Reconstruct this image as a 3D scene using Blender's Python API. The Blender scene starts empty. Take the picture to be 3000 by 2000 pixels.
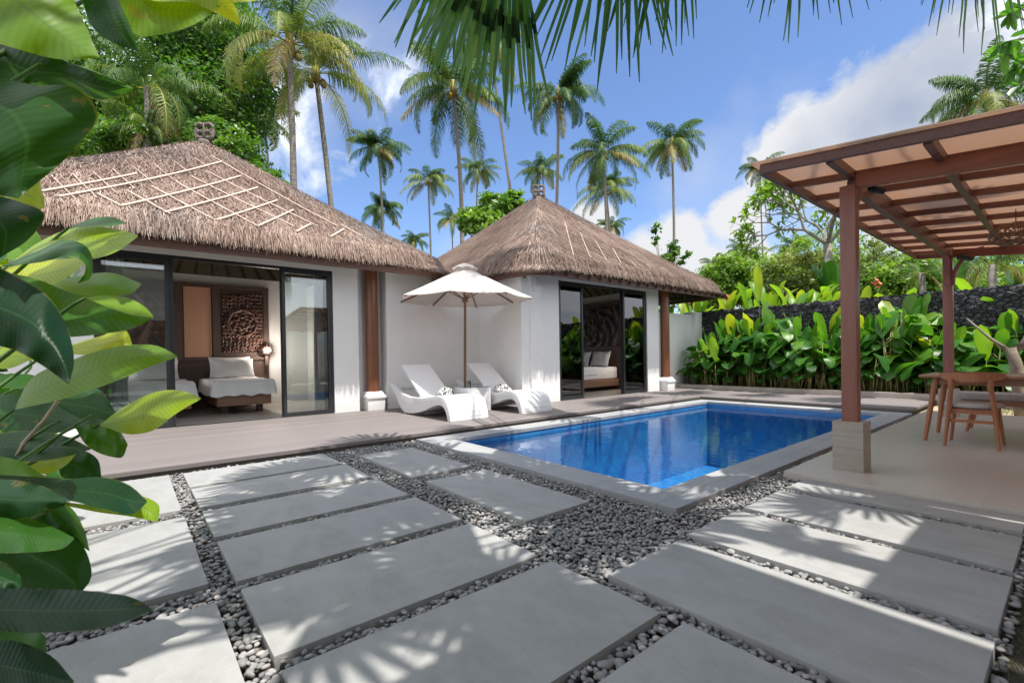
import bpy, bmesh, math, random
import numpy as np
from mathutils import Vector, Matrix, noise
PI = math.pi
rng = np.random.default_rng(7)
random.seed(7)
SC = bpy.context.scene
COL = SC.collection

# ------------------------------------------------------------------ camera
FPX, YAW, PIT, ROL, PPY = 1366.4, 0.880485, -0.0085231, -0.0158665, 1053.36
_cy, _sy, _cp, _sp, _cr, _sr = math.cos(YAW), math.sin(YAW), math.cos(PIT), math.sin(PIT), math.cos(ROL), math.sin(ROL)
_R0 = Vector((_cy, _sy, 0)); FW = Vector((-_sy*_cp, _cy*_cp, _sp)); _U0 = Vector((_sy*_sp, -_cy*_sp, _cp))
RT = _cr*_R0 + _sr*_U0; UP = -_sr*_R0 + _cr*_U0
CAM = Vector((0, 0, 1.05))
cd = bpy.data.cameras.new('camera'); cam = bpy.data.objects.new('camera', cd); COL.objects.link(cam)
cam.matrix_world = Matrix(((RT.x, UP.x, -FW.x, CAM.x), (RT.y, UP.y, -FW.y, CAM.y), (RT.z, UP.z, -FW.z, CAM.z), (0, 0, 0, 1)))
cd.sensor_width = 36; cd.lens = FPX/3000*36; cd.shift_y = (PPY-1000)/3000
cd.clip_start = 0.05; cd.clip_end = 3000
cd.dof.use_dof = True; cd.dof.focus_distance = 6.0; cd.dof.aperture_fstop = 7.0
SC.camera = cam
def at(x, y, d):
    "point seen at photo position x, y (3000 wide) at forward distance d"
    x, y, d = float(x), float(y), float(d)
    return CAM + (FW + (x-1500)/FPX*RT - (y-PPY)/FPX*UP)*d

# ------------------------------------------------------------------ light
SUN = Vector((1.0, 0.06, 2.7)).normalized()
el = math.asin(SUN.z); az = math.atan2(SUN.x, SUN.y)
W = bpy.data.worlds.new('World'); SC.world = W; W.use_nodes = True
wn = W.node_tree.nodes; wl = W.node_tree.links
for n in list(wn): wn.remove(n)
def N(nt, typ, **kw):
    n = nt.nodes.new(typ)
    for k, v in kw.items():
        if k in n.inputs.keys() if isinstance(k, str) else False: n.inputs[k].default_value = v
        else: setattr(n, k, v)
    return n
out = wn.new('ShaderNodeOutputWorld'); bg = wn.new('ShaderNodeBackground')
sky = wn.new('ShaderNodeTexSky'); sky.sky_type = 'NISHITA'; sky.sun_disc = False
sky.sun_elevation = el; sky.sun_rotation = az; sky.air_density = 1.0; sky.dust_density = 0.6; sky.ozone_density = 2.0
tc = wn.new('ShaderNodeTexCoord')
def wmath(op, a, b=None, c=None, clamp=False):
    n = wn.new('ShaderNodeMath'); n.operation = op; n.use_clamp = clamp
    for i, v in enumerate((a, b, c)):
        if v is None: continue
        if isinstance(v, (int, float)): n.inputs[i].default_value = v
        else: wl.new(v, n.inputs[i])
    return n.outputs[0]
def wnoise(scale, detail, rough, dist=0.0, off=0.0):
    mp = wn.new('ShaderNodeMapping'); mp.inputs['Location'].default_value = (off, off*2, 0)
    wl.new(tc.outputs['Generated'], mp.inputs['Vector'])
    n = wn.new('ShaderNodeTexNoise'); n.inputs['Scale'].default_value = scale; n.inputs['Detail'].default_value = detail
    n.inputs['Roughness'].default_value = rough; n.inputs['Distortion'].default_value = dist
    wl.new(mp.outputs[0], n.inputs['Vector']); return n.outputs['Fac']
def blob(x, y, r):
    d = (at(x, y, 1)-CAM); ln = d.length; d.normalize(); ang = r/FPX/ln
    vm = wn.new('ShaderNodeVectorMath'); vm.operation = 'DOT_PRODUCT'; wl.new(tc.outputs['Generated'], vm.inputs[0]); vm.inputs[1].default_value = d
    a = wmath('ARCCOSINE', wmath('MINIMUM', vm.outputs['Value'], 0.99999))
    return wmath('SUBTRACT', 1.0, wmath('DIVIDE', a, ang))
def union(bl):
    v = bl[0]
    for b in bl[1:]: v = wmath('SMOOTH_MAX', v, b, 0.25)
    return v
big = union([blob(*b) for b in [(2350, 470, 190), (2500, 400, 190), (2650, 310, 230), (2800, 220, 240), (2980, 330, 420), (2700, 520, 300), (3060, 60, 170), (2560, 520, 210),
    (3600, 300, 420), (4200, 500, 500)]])
low = union([blob(*b) for b in [(1990, 725, 125), (1890, 745, 90), (2075, 800, 120), (1730, 665, 95), (2160, 640, 110), (2180, 800, 150), (900, 620, 40), (300, 760, 300), (-600, 500, 300)]])
fine = wnoise(7.0, 9, 0.58, 0.3); finer = wnoise(3.0, 6, 0.55, 0.0, 3.1)
fn = wmath('MULTIPLY', wmath('SUBTRACT', fine, 0.5), 1.55)
def mask(v, lo, hi):
    s = wmath('ADD', v, fn)
    return wmath('SMOOTHSTEP' if False else 'DIVIDE', wmath('SUBTRACT', s, lo), hi-lo, None, True)
m1 = mask(big, 0.12, 0.36); m2 = mask(low, 0.10, 0.42)
thin = wmath('MULTIPLY', mask(union([blob(1010, 90, 330), blob(900, 330, 160), blob(2250, 640, 420), blob(1500, 800, 300), blob(2050, 500, 180)]), 0.1, 1.3), 0.42)
# unseen cloud added behind and above the camera to lift and neutralise the shade
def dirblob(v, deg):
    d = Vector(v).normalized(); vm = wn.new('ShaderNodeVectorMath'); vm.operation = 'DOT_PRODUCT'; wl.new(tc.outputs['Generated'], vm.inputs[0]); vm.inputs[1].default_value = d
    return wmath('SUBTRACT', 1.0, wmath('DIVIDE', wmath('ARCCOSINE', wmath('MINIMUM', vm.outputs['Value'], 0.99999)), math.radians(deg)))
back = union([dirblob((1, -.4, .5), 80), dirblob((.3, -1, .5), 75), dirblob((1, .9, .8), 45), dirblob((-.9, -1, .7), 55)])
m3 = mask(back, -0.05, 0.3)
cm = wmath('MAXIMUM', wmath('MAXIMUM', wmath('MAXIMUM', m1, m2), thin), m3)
# cloud colour: white billow tops, blue-grey bellies
bel = wmath('MULTIPLY_ADD', wmath('ADD', big, wmath('MULTIPLY', wmath('SUBTRACT', finer, 0.5), 2.6)), 0.95, -0.15, True)
ramp = wn.new('ShaderNodeMix'); ramp.data_type = 'RGBA'
ramp.inputs[6].default_value = (3.2, 3.25, 3.35, 1); ramp.inputs[7].default_value = (1.65, 1.9, 2.45, 1)
wl.new(bel, ramp.inputs[0])
skm = wn.new('ShaderNodeMix'); skm.data_type = 'RGBA'; skm.blend_type = 'MULTIPLY'; skm.inputs[0].default_value = 1
wl.new(sky.outputs[0], skm.inputs[6]); skm.inputs[7].default_value = (0.62, 0.68, 0.80, 1)
mx = wn.new('ShaderNodeMix'); mx.data_type = 'RGBA'
bright = wn.new('ShaderNodeMix'); bright.data_type = 'RGBA'; wl.new(m3, bright.inputs[0]); wl.new(ramp.outputs[2], bright.inputs[6]); bright.inputs[7].default_value = (5.3, 5.55, 6.1, 1)  # the added clouds are set brighter than the visible ones
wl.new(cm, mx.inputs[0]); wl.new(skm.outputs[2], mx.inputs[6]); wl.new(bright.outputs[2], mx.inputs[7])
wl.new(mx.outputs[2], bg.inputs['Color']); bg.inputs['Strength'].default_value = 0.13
wl.new(bg.outputs[0], out.inputs[0])
sd = bpy.data.lights.new('sun', 'SUN'); sd.energy = 3.1; sd.angle = math.radians(0.53); sd.color = (1.0, 0.955, 0.88)
so = bpy.data.objects.new('sun', sd); COL.objects.link(so); so.rotation_euler = SUN.to_track_quat('Z', 'Y').to_euler(); so.location = (4, 0, 12)
SC.view_settings.view_transform = 'Standard'; SC.view_settings.look = 'None'; SC.view_settings.gamma = 1
SC.view_settings.exposure = 1.05
SC.cycles.max_bounces = 8; SC.cycles.diffuse_bounces = 4; SC.cycles.glossy_bounces = 3; SC.cycles.transparent_max_bounces = 16; SC.cycles.transmission_bounces = 3
SC.cycles.caustics_reflective = False; SC.cycles.caustics_refractive = False; SC.cycles.sample_clamp_indirect = 6.0

# ------------------------------------------------------------------ materials
class MT:
    def __init__(s, name, rough=0.7, spec=0.5):
        s.m = bpy.data.materials.new(name); s.m.use_nodes = True; s.nt = s.m.node_tree; s.n = s.nt.nodes; s.l = s.nt.links
        s.b = s.n['Principled BSDF']; s.b.inputs['Roughness'].default_value = rough; s.b.inputs['Specular IOR Level'].default_value = spec
        s.o = s.n['Material Output']; s.tc = s.n.new('ShaderNodeTexCoord')
    def node(s, t): return s.n.new(t)
    def coord(s, scale=(1, 1, 1), rot=(0, 0, 0), src='Object'):
        mp = s.node('ShaderNodeMapping'); mp.inputs['Scale'].default_value = scale; mp.inputs['Rotation'].default_value = rot
        s.l.new(s.tc.outputs[src], mp.inputs['Vector']); return mp.outputs[0]
    def noise(s, scale, detail=4, rough=0.55, vec=None, dist=0):
        n = s.node('ShaderNodeTexNoise'); n.inputs['Scale'].default_value = scale; n.inputs['Detail'].default_value = detail
        n.inputs['Roughness'].default_value = rough; n.inputs['Distortion'].default_value = dist
        s.l.new(vec if vec is not None else s.tc.outputs['Object'], n.inputs['Vector']); return n.outputs['Fac']
    def voro(s, scale, vec=None, feature='F1', out='Distance', rnd=1.0):
        n = s.node('ShaderNodeTexVoronoi'); n.feature = feature; n.inputs['Scale'].default_value = scale; n.inputs['Randomness'].default_value = rnd
        s.l.new(vec if vec is not None else s.tc.outputs['Object'], n.inputs['Vector']); return n.outputs[out]
    def math(s, op, a, b=None, c=None, clamp=False):
        n = s.node('ShaderNodeMath'); n.operation = op; n.use_clamp = clamp
        for i, v in enumerate((a, b, c)):
            if v is None: continue
            if isinstance(v, (int, float)): n.inputs[i].default_value = v
            else: s.l.new(v, n.inputs[i])
        return n.outputs[0]
    def ramp(s, fac, stops):
        r = s.node('ShaderNodeValToRGB'); e = r.color_ramp.elements
        while len(e) > 1: e.remove(e[-1])
        e[0].position = stops[0][0]; e[0].color = (*stops[0][1], 1)
        for p, c in stops[1:]:
            q = e.new(p); q.color = (*c, 1)
        s.l.new(fac, r.inputs[0]); return r.outputs[0]
    def mix(s, f, a, b, blend='MIX'):
        m = s.node('ShaderNodeMix'); m.data_type = 'RGBA'; m.blend_type = blend
        for i, v in ((0, f), (6, a), (7, b)):
            if isinstance(v, (int, float)): m.inputs[i].default_value = v
            elif isinstance(v, tuple): m.inputs[i].default_value = (*v[:3], 1)
            else: s.l.new(v, m.inputs[i])
        return m.outputs[2]
    def attr(s, name):
        a = s.node('ShaderNodeAttribute'); a.attribute_name = name; return a
    def color(s, c):
        if isinstance(c, tuple): s.b.inputs['Base Color'].default_value = (*c, 1)
        else: s.l.new(c, s.b.inputs['Base Color'])
        return s
    def rough(s, f): s.l.new(f, s.b.inputs['Roughness']); return s
    def bump(s, h, dist=0.01, strength=0.5):
        b = s.node('ShaderNodeBump'); b.inputs['Distance'].default_value = dist; b.inputs['Strength'].default_value = strength
        s.l.new(h, b.inputs['Height']); s.l.new(b.outputs[0], s.b.inputs['Normal']); s.bn = b.outputs[0]; return s
def simple(name, c, rough=0.7, var=0.12, scale=6, bump=0.0, bscale=40, spec=0.5):
    m = MT(name, rough, spec); f = m.noise(scale, 5)
    lo = tuple(x*(1-var) for x in c); hi = tuple(min(1, x*(1+var)) for x in c)
    m.color(m.ramp(f, [(0.3, lo), (0.7, hi)]))
    if bump: m.bump(m.noise(bscale, 3), 0.004, bump)
    return m.m
def wood(name, dark, light, axis='Y', rough=0.45, scale=1.0, spec=0.5):
    m = MT(name, rough, spec)
    st = {'X': (0.6, 14, 14), 'Y': (14, 0.6, 14), 'Z': (14, 14, 0.6)}[axis]
    v = m.coord(tuple(x*scale for x in st)); f = m.noise(2.2, 6, 0.6, v, 0.6); g = m.noise(9, 3, 0.5, v)
    c = m.ramp(m.math('ADD', m.math('MULTIPLY', f, .75), m.math('MULTIPLY', g, .25)), [(0.3, dark), (0.7, light)])
    a = m.noise(0.9, 2); c = m.mix(m.math('MULTIPLY', a, 0.35), c, tuple(x*0.6 for x in dark))
    m.color(c); m.bump(g, 0.002, 0.35); return m.m

M = {}
def mk_plaster():
    m = MT('white_plaster', .85, .3); c = m.ramp(m.noise(1.3, 6, .6), [(0.3, (.80, .80, .80)), (0.7, (.86, .86, .855))])
    sx = m.node('ShaderNodeSeparateXYZ'); m.l.new(m.tc.outputs['Object'], sx.inputs[0])
    # splash dirt that fades out a hand above the deck, and faint drip marks
    edge = m.math('MULTIPLY_ADD', m.noise(5, 5, .7), .35, .02); low = m.math('LESS_THAN', sx.outputs[2], edge)
    c = m.mix(m.math('MULTIPLY', low, .16), c, (.52, .48, .43))
    drip = m.math('GREATER_THAN', m.noise(2.2, 5, .6, m.coord((5, 5, .35))), .64); c = m.mix(m.math('MULTIPLY', drip, .07), c, (.55, .53, .50))
    m.color(c); m.bump(m.noise(28, 5, .65), .006, .35); return m.m
M['plaster'] = mk_plaster()
M['stone'] = None
def mk_slab():
    m = MT('grey_stone_slab', .62, .35)
    oi = m.node('ShaderNodeObjectInfo')
    base = m.ramp(m.noise(2.6, 7, .62), [(0.3, (.375, .375, .37)), (0.7, (.455, .45, .435))])
    base = m.mix(m.math('MULTIPLY', m.noise(26, 6, .75), .55), base, (.30, .30, .295))
    sp = m.math('GREATER_THAN', m.noise(95, 2, .5), .705)
    base = m.mix(m.math('MULTIPLY', sp, .45), base, (.62, .62, .6))
    dk = m.math('GREATER_THAN', m.noise(60, 2, .5, m.coord((1, 1, 1), (0, 0, 1))), .73)
    base = m.mix(m.math('MULTIPLY', dk, .35), base, (.16, .16, .16))
    base = m.mix(m.math('MULTIPLY', oi.outputs['Random'], .30), base, (.29, .295, .305))
    st = m.ramp(m.noise(1.6, 7, .7, m.coord((1, 2.2, 1))), [(.42, (1, 1, 1)), (.55, (.90, .90, .89)), (.75, (.74, .735, .72))])
    m.color(m.mix(1.0, base, st, 'MULTIPLY')); m.bump(m.noise(60, 6, .75), .004, .5); return m.m
M['slab'] = mk_slab()
def mk_coping():
    m = MT('pool_coping_stone', .6, .35)
    v = m.coord((1, 1, 1))
    br = m.node('ShaderNodeTexBrick'); br.offset = 0; br.inputs['Scale'].default_value = 1; br.inputs['Brick Width'].default_value = .62; br.inputs['Row Height'].default_value = .62
    br.inputs['Mortar Size'].default_value = .004; br.inputs['Color1'].default_value = (.30, .31, .325, 1); br.inputs['Color2'].default_value = (.38, .38, .38, 1); br.inputs['Mortar'].default_value = (.2, .2, .2, 1)
    m.l.new(v, br.inputs['Vector'])
    c = m.mix(m.math('MULTIPLY', m.noise(30, 5, .7), .35), br.outputs['Color'], (.3, .31, .32))
    m.color(c); m.bump(m.noise(100, 3), .002, .25); return m.m
M['coping'] = mk_coping()
def mk_deck():
    m = MT('composite_deck_boards', .6, .4)
    sx = m.node('ShaderNodeSeparateXYZ'); m.l.new(m.tc.outputs['Object'], sx.inputs[0])
    at_ = m.attr('along')   # 0: boards run along Y, 1: along X
    w = .148
    cx = m.mix(at_.outputs['Fac'], sx.outputs[0], sx.outputs[1])
    u = m.math('DIVIDE', cx, w); fr = m.math('FRACT', u); idx = m.math('FLOOR', u)
    d = m.math('ABSOLUTE', m.math('SUBTRACT', fr, .5)); groove = m.math('GREATER_THAN', d, .478)
    wn_ = m.node('ShaderNodeTexWhiteNoise'); wn_.noise_dimensions = '1D'; m.l.new(idx, wn_.inputs['W'])
    c = m.ramp(wn_.outputs['Value'], [(0, (.175, .150, .147)), (1, (.225, .197, .192))])
    c = m.mix(m.math('MULTIPLY', m.noise(3.5, 5, .6), .4), c, (.25, .225, .22))
    g2 = m.math('SINE', m.math('MULTIPLY', cx, 2*PI/.0185))
    c = m.mix(groove, c, (.05, .04, .04))
    m.color(c); h = m.math('SUBTRACT', m.math('MULTIPLY', g2, .12), m.math('MULTIPLY', groove, 1.0)); m.bump(h, .006, .8); return m.m
M['deck'] = mk_deck()
def mk_tile(name, c1, c2, mort, w, h, rough=.35, ms=.003, var=.2):
    m = MT(name, rough, .5)
    br = m.node('ShaderNodeTexBrick'); br.offset = .33; br.inputs['Scale'].default_value = 1; br.inputs['Brick Width'].default_value = w; br.inputs['Row Height'].default_value = h
    br.inputs['Mortar Size'].default_value = ms; br.inputs['Color1'].default_value = (*c1, 1); br.inputs['Color2'].default_value = (*c2, 1); br.inputs['Mortar'].default_value = (*mort, 1)
    m.l.new(m.coord((1, 1, 1), (0, 0, PI/2)), br.inputs['Vector'])
    gr = m.noise(3, 6, .6, m.coord((18, 1.0, 1)))
    c = m.mix(m.math('MULTIPLY', gr, var), br.outputs['Color'], tuple(x*.55 for x in c1))
    m.color(c); m.bump(gr, .001, .2); return m.m
M['pavfloor'] = mk_tile('pavilion_floor_tile', (.50, .44, .39), (.54, .48, .43), (.44, .39, .35), 1.2, .2, .33, .0015)
M['roomfloor'] = mk_tile('room_floor_plank', (.40, .36, .32), (.48, .44, .40), (.22, .2, .18), .9, .15, .45)
def mk_thatch():
    m = MT('thatch_straw', .85, .15)
    a = m.attr('tint')
    c = m.ramp(a.outputs['Fac'], [(0, (.030, .020, .016)), (.25, (.125, .083, .068)), (.6, (.31, .215, .172)), (1, (.55, .43, .355))])
    # weathered grey patches on hips and lichen bloom
    g = m.attr('grey'); gc = m.ramp(a.outputs['Fac'], [(0, (.03, .03, .032)), (.5, (.16, .15, .148)), (1, (.42, .39, .37))])
    m.color(m.mix(g.outputs['Fac'], c, gc)); return m.m
M['thatch'] = mk_thatch()
def mk_under():
    m = MT('thatch_underlay', .95, .1); f = m.noise(30, 5, .7, m.coord((1, 1, 1)))
    m.color(m.ramp(f, [(.3, (.12, .08, .06)), (.7, (.33, .24, .19))])); m.bump(f, .03, 1); return m.m
M['under'] = mk_under()
M['bamboo'] = simple('dry_bamboo_strip', (.54, .41, .33), .6, .2, 20)
M['reddark'] = wood('stained_timber_dark', (.13, .055, .045), (.22, .095, .08), 'Y', .42)
M['fascia'] = wood('eave_board', (.12, .06, .045), (.20, .105, .08), 'Y', .6)
M['redpost'] = wood('stained_timber_post', (.24, .085, .06), (.38, .16, .12), 'Z', .38)
M['redbeam'] = wood('stained_timber_beam', (.24, .075, .045), (.40, .14, .09), 'X', .4)
M['batten'] = wood('stained_timber_batten', (.19, .075, .05), (.32, .14, .10), 'X', .45)
M['teak'] = wood('teak_furniture', (.33, .12, .05), (.50, .21, .10), 'Z', .33)
M['teaktop'] = wood('teak_table_top', (.28, .12, .06), (.45, .21, .11), 'X', .3)
M['column'] = wood('polished_column', (.17, .06, .03), (.30, .12, .06), 'Z', .28)
M['darkwood'] = wood('dark_panel_wood', (.085, .055, .043), (.14, .09, .072), 'Z', .5)
M['bedwood'] = wood('bed_frame_wood', (.24, .13, .085), (.36, .21, .14), 'Y', .45)
def mk_carve():
    m = MT('carved_relief_wood', .4, .5)
    v = m.coord((1, 1, 1)); h = m.voro(16, v, 'SMOOTH_F1'); h2 = m.noise(22, 4, .6, v, 1.5)
    hh = m.math('MULTIPLY_ADD', m.attr('tint').outputs['Fac'], .75, m.math('MULTIPLY', h2, .45))  # recesses coloured darker by carving depth, shade put into the colour
    m.color(m.ramp(hh, [(.30, (.018, .010, .008)), (.75, (.11, .05, .036)), (1.0, (.20, .105, .08))])); m.bump(h2, .01, .6); return m.m
M['carve'] = mk_carve()
def mk_weave(name, c1, c2, s=60):
    m = MT(name, .6, .3); v = m.coord((s, s, s), (0, PI/4, 0)); ch = m.node('ShaderNodeTexChecker'); ch.inputs['Scale'].default_value = 1
    m.l.new(v, ch.inputs['Vector']); f = ch.outputs['Fac']; m.color(m.mix(f, c1, c2)); m.bump(f, .004, .6); return m.m
M['weave_panel'] = mk_weave('woven_bamboo_panel', (.64, .34, .22), (.70, .385, .26), 40)
M['mat'] = None
def mk_mat():
    m = MT('woven_roof_mat', .8, .2)
    f = m.math('SINE', m.math('MULTIPLY', m.noise(1, 0), 0)) if False else None
    sx = m.node('ShaderNodeSeparateXYZ'); m.l.new(m.tc.outputs['Object'], sx.inputs[0])
    a = m.math('SINE', m.math('MULTIPLY', sx.outputs[0], 2*PI/.016)); b = m.math('SINE', m.math('MULTIPLY', sx.outputs[1], 2*PI/.022))
    w = m.math('MULTIPLY_ADD', m.math('MULTIPLY', a, b), .5, .5)
    m.color(m.mix(w, (.55, .42, .34), (.80, .66, .55))); m.bump(w, .004, .6)
    tr = m.node('ShaderNodeBsdfTranslucent'); tr.inputs[0].default_value = (.80, .62, .50, 1)
    mxs = m.node('ShaderNodeMixShader'); mxs.inputs[0].default_value = .42
    m.l.new(m.b.outputs[0], mxs.inputs[1]); m.l.new(tr.outputs[0], mxs.inputs[2]); m.l.new(mxs.outputs[0], m.o.inputs[0]); return m.m
M['mat'] = mk_mat()
M['frame'] = simple('charcoal_aluminium', (.028, .030, .034), .35, .1, 3)
def mk_glass(name, tint, spec, rough=0.0, bump=None):
    m = MT(name); n = m.n; n.remove(m.b)
    tr = n.new('ShaderNodeBsdfTransparent'); tr.inputs[0].default_value = (*tint, 1)
    gl = n.new('ShaderNodeBsdfGlossy'); gl.inputs['Roughness'].default_value = rough; gl.inputs['Color'].default_value = (spec, spec, spec, 1)
    fr = n.new('ShaderNodeFresnel'); fr.inputs['IOR'].default_value = 1.5 if bump is None else 1.36
    f = m.math('MULTIPLY', fr.outputs[0], 2.2 if bump is None else .85, None, True)
    if bump is not None:
        bp = n.new('ShaderNodeBump'); bp.inputs['Distance'].default_value = .02; bp.inputs['Strength'].default_value = bump
        nn = m.noise(2.2, 3, .5, m.coord((1.2, 3.4, 1)), .4); n2 = m.noise(11, 2, .5)
        m.l.new(m.math('ADD', m.math('MULTIPLY', nn, 1.0), m.math('MULTIPLY', n2, .10)), bp.inputs['Height']); m.l.new(bp.outputs[0], gl.inputs['Normal']); m.l.new(bp.outputs[0], fr.inputs['Normal'])
    ms = n.new('ShaderNodeMixShader'); m.l.new(f, ms.inputs[0]); m.l.new(tr.outputs[0], ms.inputs[1]); m.l.new(gl.outputs[0], ms.inputs[2])
    m.l.new(ms.outputs[0], m.o.inputs[0]); return m.m
M['glass'] = mk_glass('window_glass', (.93, .96, .95), .95)
M['water'] = mk_glass('pool_water', (.72, .90, 1.0), 1.0, 0.0, .16)
def mk_mosaic():
    m = MT('blue_mosaic_tile', .25, .5)
    v = m.node('ShaderNodeTexVoronoi'); v.distance = 'CHEBYCHEV'; v.inputs['Scale'].default_value = 10; v.inputs['Randomness'].default_value = 0
    m.l.new(m.tc.outputs['Object'], v.inputs['Vector'])
    c = m.ramp(m.node('ShaderNodeSeparateColor').outputs[0], [(0, (0, 0, 0))]) if False else None
    sc = m.node('ShaderNodeSeparateColor'); m.l.new(v.outputs['Color'], sc.inputs[0])
    c = m.ramp(sc.outputs[0], [(0, (.000, .085, .235)), (.5, (.001, .135, .315)), (1, (.003, .23, .43))])
    # slow noise drift towards a stronger blue in the glaze
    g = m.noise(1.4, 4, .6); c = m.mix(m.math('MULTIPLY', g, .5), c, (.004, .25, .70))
    gr = m.math('GREATER_THAN', v.outputs['Distance'], .047); c = m.mix(m.math('MULTIPLY', gr, .35), c, (.15, .35, .6))
    m.color(c); return m.m
M['mosaic'] = mk_mosaic()
def mk_pebble():
    m = MT('river_pebble', .7, .35)
    a = m.attr('tint'); c = m.ramp(a.outputs['Fac'], [(0, (.13, .13, .135)), (.5, (.29, .288, .285)), (.9, (.44, .43, .42)), (1, (.54, .46, .43))])
    m.color(m.mix(m.math('MULTIPLY', m.noise(40, 4, .6), .4), c, (.2, .2, .2))); return m.m
M['pebble'] = mk_pebble()
M['soil'] = simple('dark_soil', (.055, .045, .035), .95, .4, 8, 1, 30)
M['sand'] = simple('sandy_soil', (.42, .33, .20), .95, .25, 3, .8, 40)
def mk_ground():
    m = MT('ground_earth', .95, .1); f = m.noise(.35, 6, .65)
    m.color(m.ramp(f, [(.35, (.05, .07, .025)), (.6, (.12, .12, .06)), (.8, (.2, .17, .1))])); m.bump(m.noise(6, 5), .05, 1); return m.m
M['ground'] = mk_ground()
def mk_leaf(name, stops, trans, tmix=.4, rough=.42, vein=True, spec=.5, coat=0):
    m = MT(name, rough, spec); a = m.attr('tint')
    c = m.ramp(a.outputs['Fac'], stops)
    if vein:
        uv = m.node('ShaderNodeUVMap'); uv.uv_map = 'uv'; sx = m.node('ShaderNodeSeparateXYZ'); m.l.new(uv.outputs[0], sx.inputs[0])
        au = m.math('ABSOLUTE', m.math('SUBTRACT', sx.outputs[0], .5))
        ph = m.math('MULTIPLY_ADD', au, -24.0, m.math('MULTIPLY', sx.outputs[1], 165.0))
        w = m.math('SINE', m.math('ADD', ph, m.math('MULTIPLY', m.noise(5, 2), 2.0)))
        rib = m.math('LESS_THAN', au, .018)
        c = m.mix(m.math('MULTIPLY', m.math('MULTIPLY_ADD', w, .075, .075), m.math('MULTIPLY_ADD', m.noise(3.0, 3), 1.6, .1)), c, tuple(x*.45 for x in stops[0][1]))
        c = m.mix(m.math('MULTIPLY', rib, .32), c, tuple(min(1, x*1.7+.03) for x in stops[1][1]))
        bl = m.math('MULTIPLY', m.noise(2.5, 5, .6), .35); c = m.mix(bl, c, stops[0][1])
        edge = m.math('MULTIPLY', m.math('GREATER_THAN', au, .485), m.math('GREATER_THAN', m.noise(9, 3), .52)); c = m.mix(m.math('MULTIPLY', edge, .35), c, (.30, .26, .04))
        h = m.math('SUBTRACT', m.math('MULTIPLY', w, .25), m.math('MULTIPLY', rib, 1.0)); m.bump(h, .002, .30)
    spt = m.math('MULTIPLY', m.math('GREATER_THAN', m.noise(13, 4, .6), .66), .45); c = m.mix(spt, c, (.20, .15, .03))
    m.color(c)
    tr = m.node('ShaderNodeBsdfTranslucent')
    tcol = m.mix(1.0, c, trans, 'MULTIPLY') if vein else m.mix(1.0, c, trans, 'MULTIPLY')
    m.l.new(tcol, tr.inputs[0]); 
    if coat: m.b.inputs['Coat Weight'].default_value = coat; m.b.inputs['Coat Roughness'].default_value = .25
    ms = m.node('ShaderNodeMixShader'); ms.inputs[0].default_value = tmix
    m.l.new(m.b.outputs[0], ms.inputs[1]); m.l.new(tr.outputs[0], ms.inputs[2]); m.l.new(ms.outputs[0], m.o.inputs[0]); return m.m
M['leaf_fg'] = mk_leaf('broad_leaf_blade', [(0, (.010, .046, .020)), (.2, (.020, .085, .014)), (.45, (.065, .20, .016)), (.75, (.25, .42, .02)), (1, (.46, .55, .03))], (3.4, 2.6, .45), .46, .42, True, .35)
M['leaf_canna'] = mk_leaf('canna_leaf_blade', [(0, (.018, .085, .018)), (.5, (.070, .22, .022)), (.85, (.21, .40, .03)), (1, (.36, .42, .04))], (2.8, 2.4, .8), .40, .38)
M['leaf_helic'] = mk_leaf('heliconia_leaf_blade', [(0, (.05, .15, .025)), (.5, (.15, .31, .025)), (1, (.34, .43, .045))], (2.4, 2.1, .8), .45, .4)
M['leaf_tree'] = mk_leaf('tree_leaf', [(0, (.02, .065, .012)), (.5, (.05, .135, .02)), (1, (.13, .24, .03))], (2.4, 2.4, 1), .35, .45, False)
M['leaf_light'] = mk_leaf('light_tree_leaf', [(0, (.06, .15, .02)), (.5, (.14, .26, .03)), (1, (.28, .38, .06))], (2.0, 2.0, 1), .38, .45, False)
M['leaf_olive'] = mk_leaf('olive_tree_leaf', [(0, (.05, .09, .02)), (.5, (.12, .17, .035)), (1, (.27, .29, .09))], (1.9, 2.0, 1), .35, .5, False)
M['frond'] = mk_leaf('coconut_frond', [(0, (.022, .060, .020)), (.45, (.055, .125, .030)), (.8, (.19, .25, .05)), (.93, (.36, .32, .09)), (1, (.25, .17, .10))], (1.6, 1.7, .9), .3, .5, False, .35)
M['fan'] = mk_leaf('fan_palm_blade', [(0, (.018, .062, .018)), (.5, (.04, .115, .025)), (1, (.10, .19, .045))], (2.6, 2.6, 1.0), .38, .35, False)
def mk_bark(name, a, b, ring=9):
    m = MT(name, .9, .2); v = m.coord((1, 1, ring)); f = m.noise(3, 5, .65, v)
    m.color(m.ramp(f, [(.3, a), (.7, b)])); m.bump(f, .02, .8); return m.m
M['palmbark'] = mk_bark('palm_bark', (.13, .115, .10), (.33, .30, .27))
M['bark'] = mk_bark('tree_bark', (.14, .11, .085), (.32, .28, .23), 2)
M['palebark'] = mk_bark('frangipani_bark', (.15, .135, .11), (.34, .31, .265), 2)
M['stem'] = simple('green_stem', (.09, .19, .035), .5, .35, 12)
M['stemdry'] = simple('canna_stem', (.26, .25, .09), .6, .45, 9)
M['canvas'] = (lambda m: (m.color((.78, .745, .69)), m)[-1])(MT('umbrella_canvas', .85, .2))
_m = M['canvas']; _t = _m.node('ShaderNodeBsdfTranslucent'); _t.inputs[0].default_value = (.78, .56, .46, 1); _x = _m.node('ShaderNodeMixShader'); _x.inputs[0].default_value = .28
_m.l.new(_m.b.outputs[0], _x.inputs[1]); _m.l.new(_t.outputs[0], _x.inputs[2]); _m.l.new(_x.outputs[0], _m.o.inputs[0]); M['canvas'] = _m.m
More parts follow.
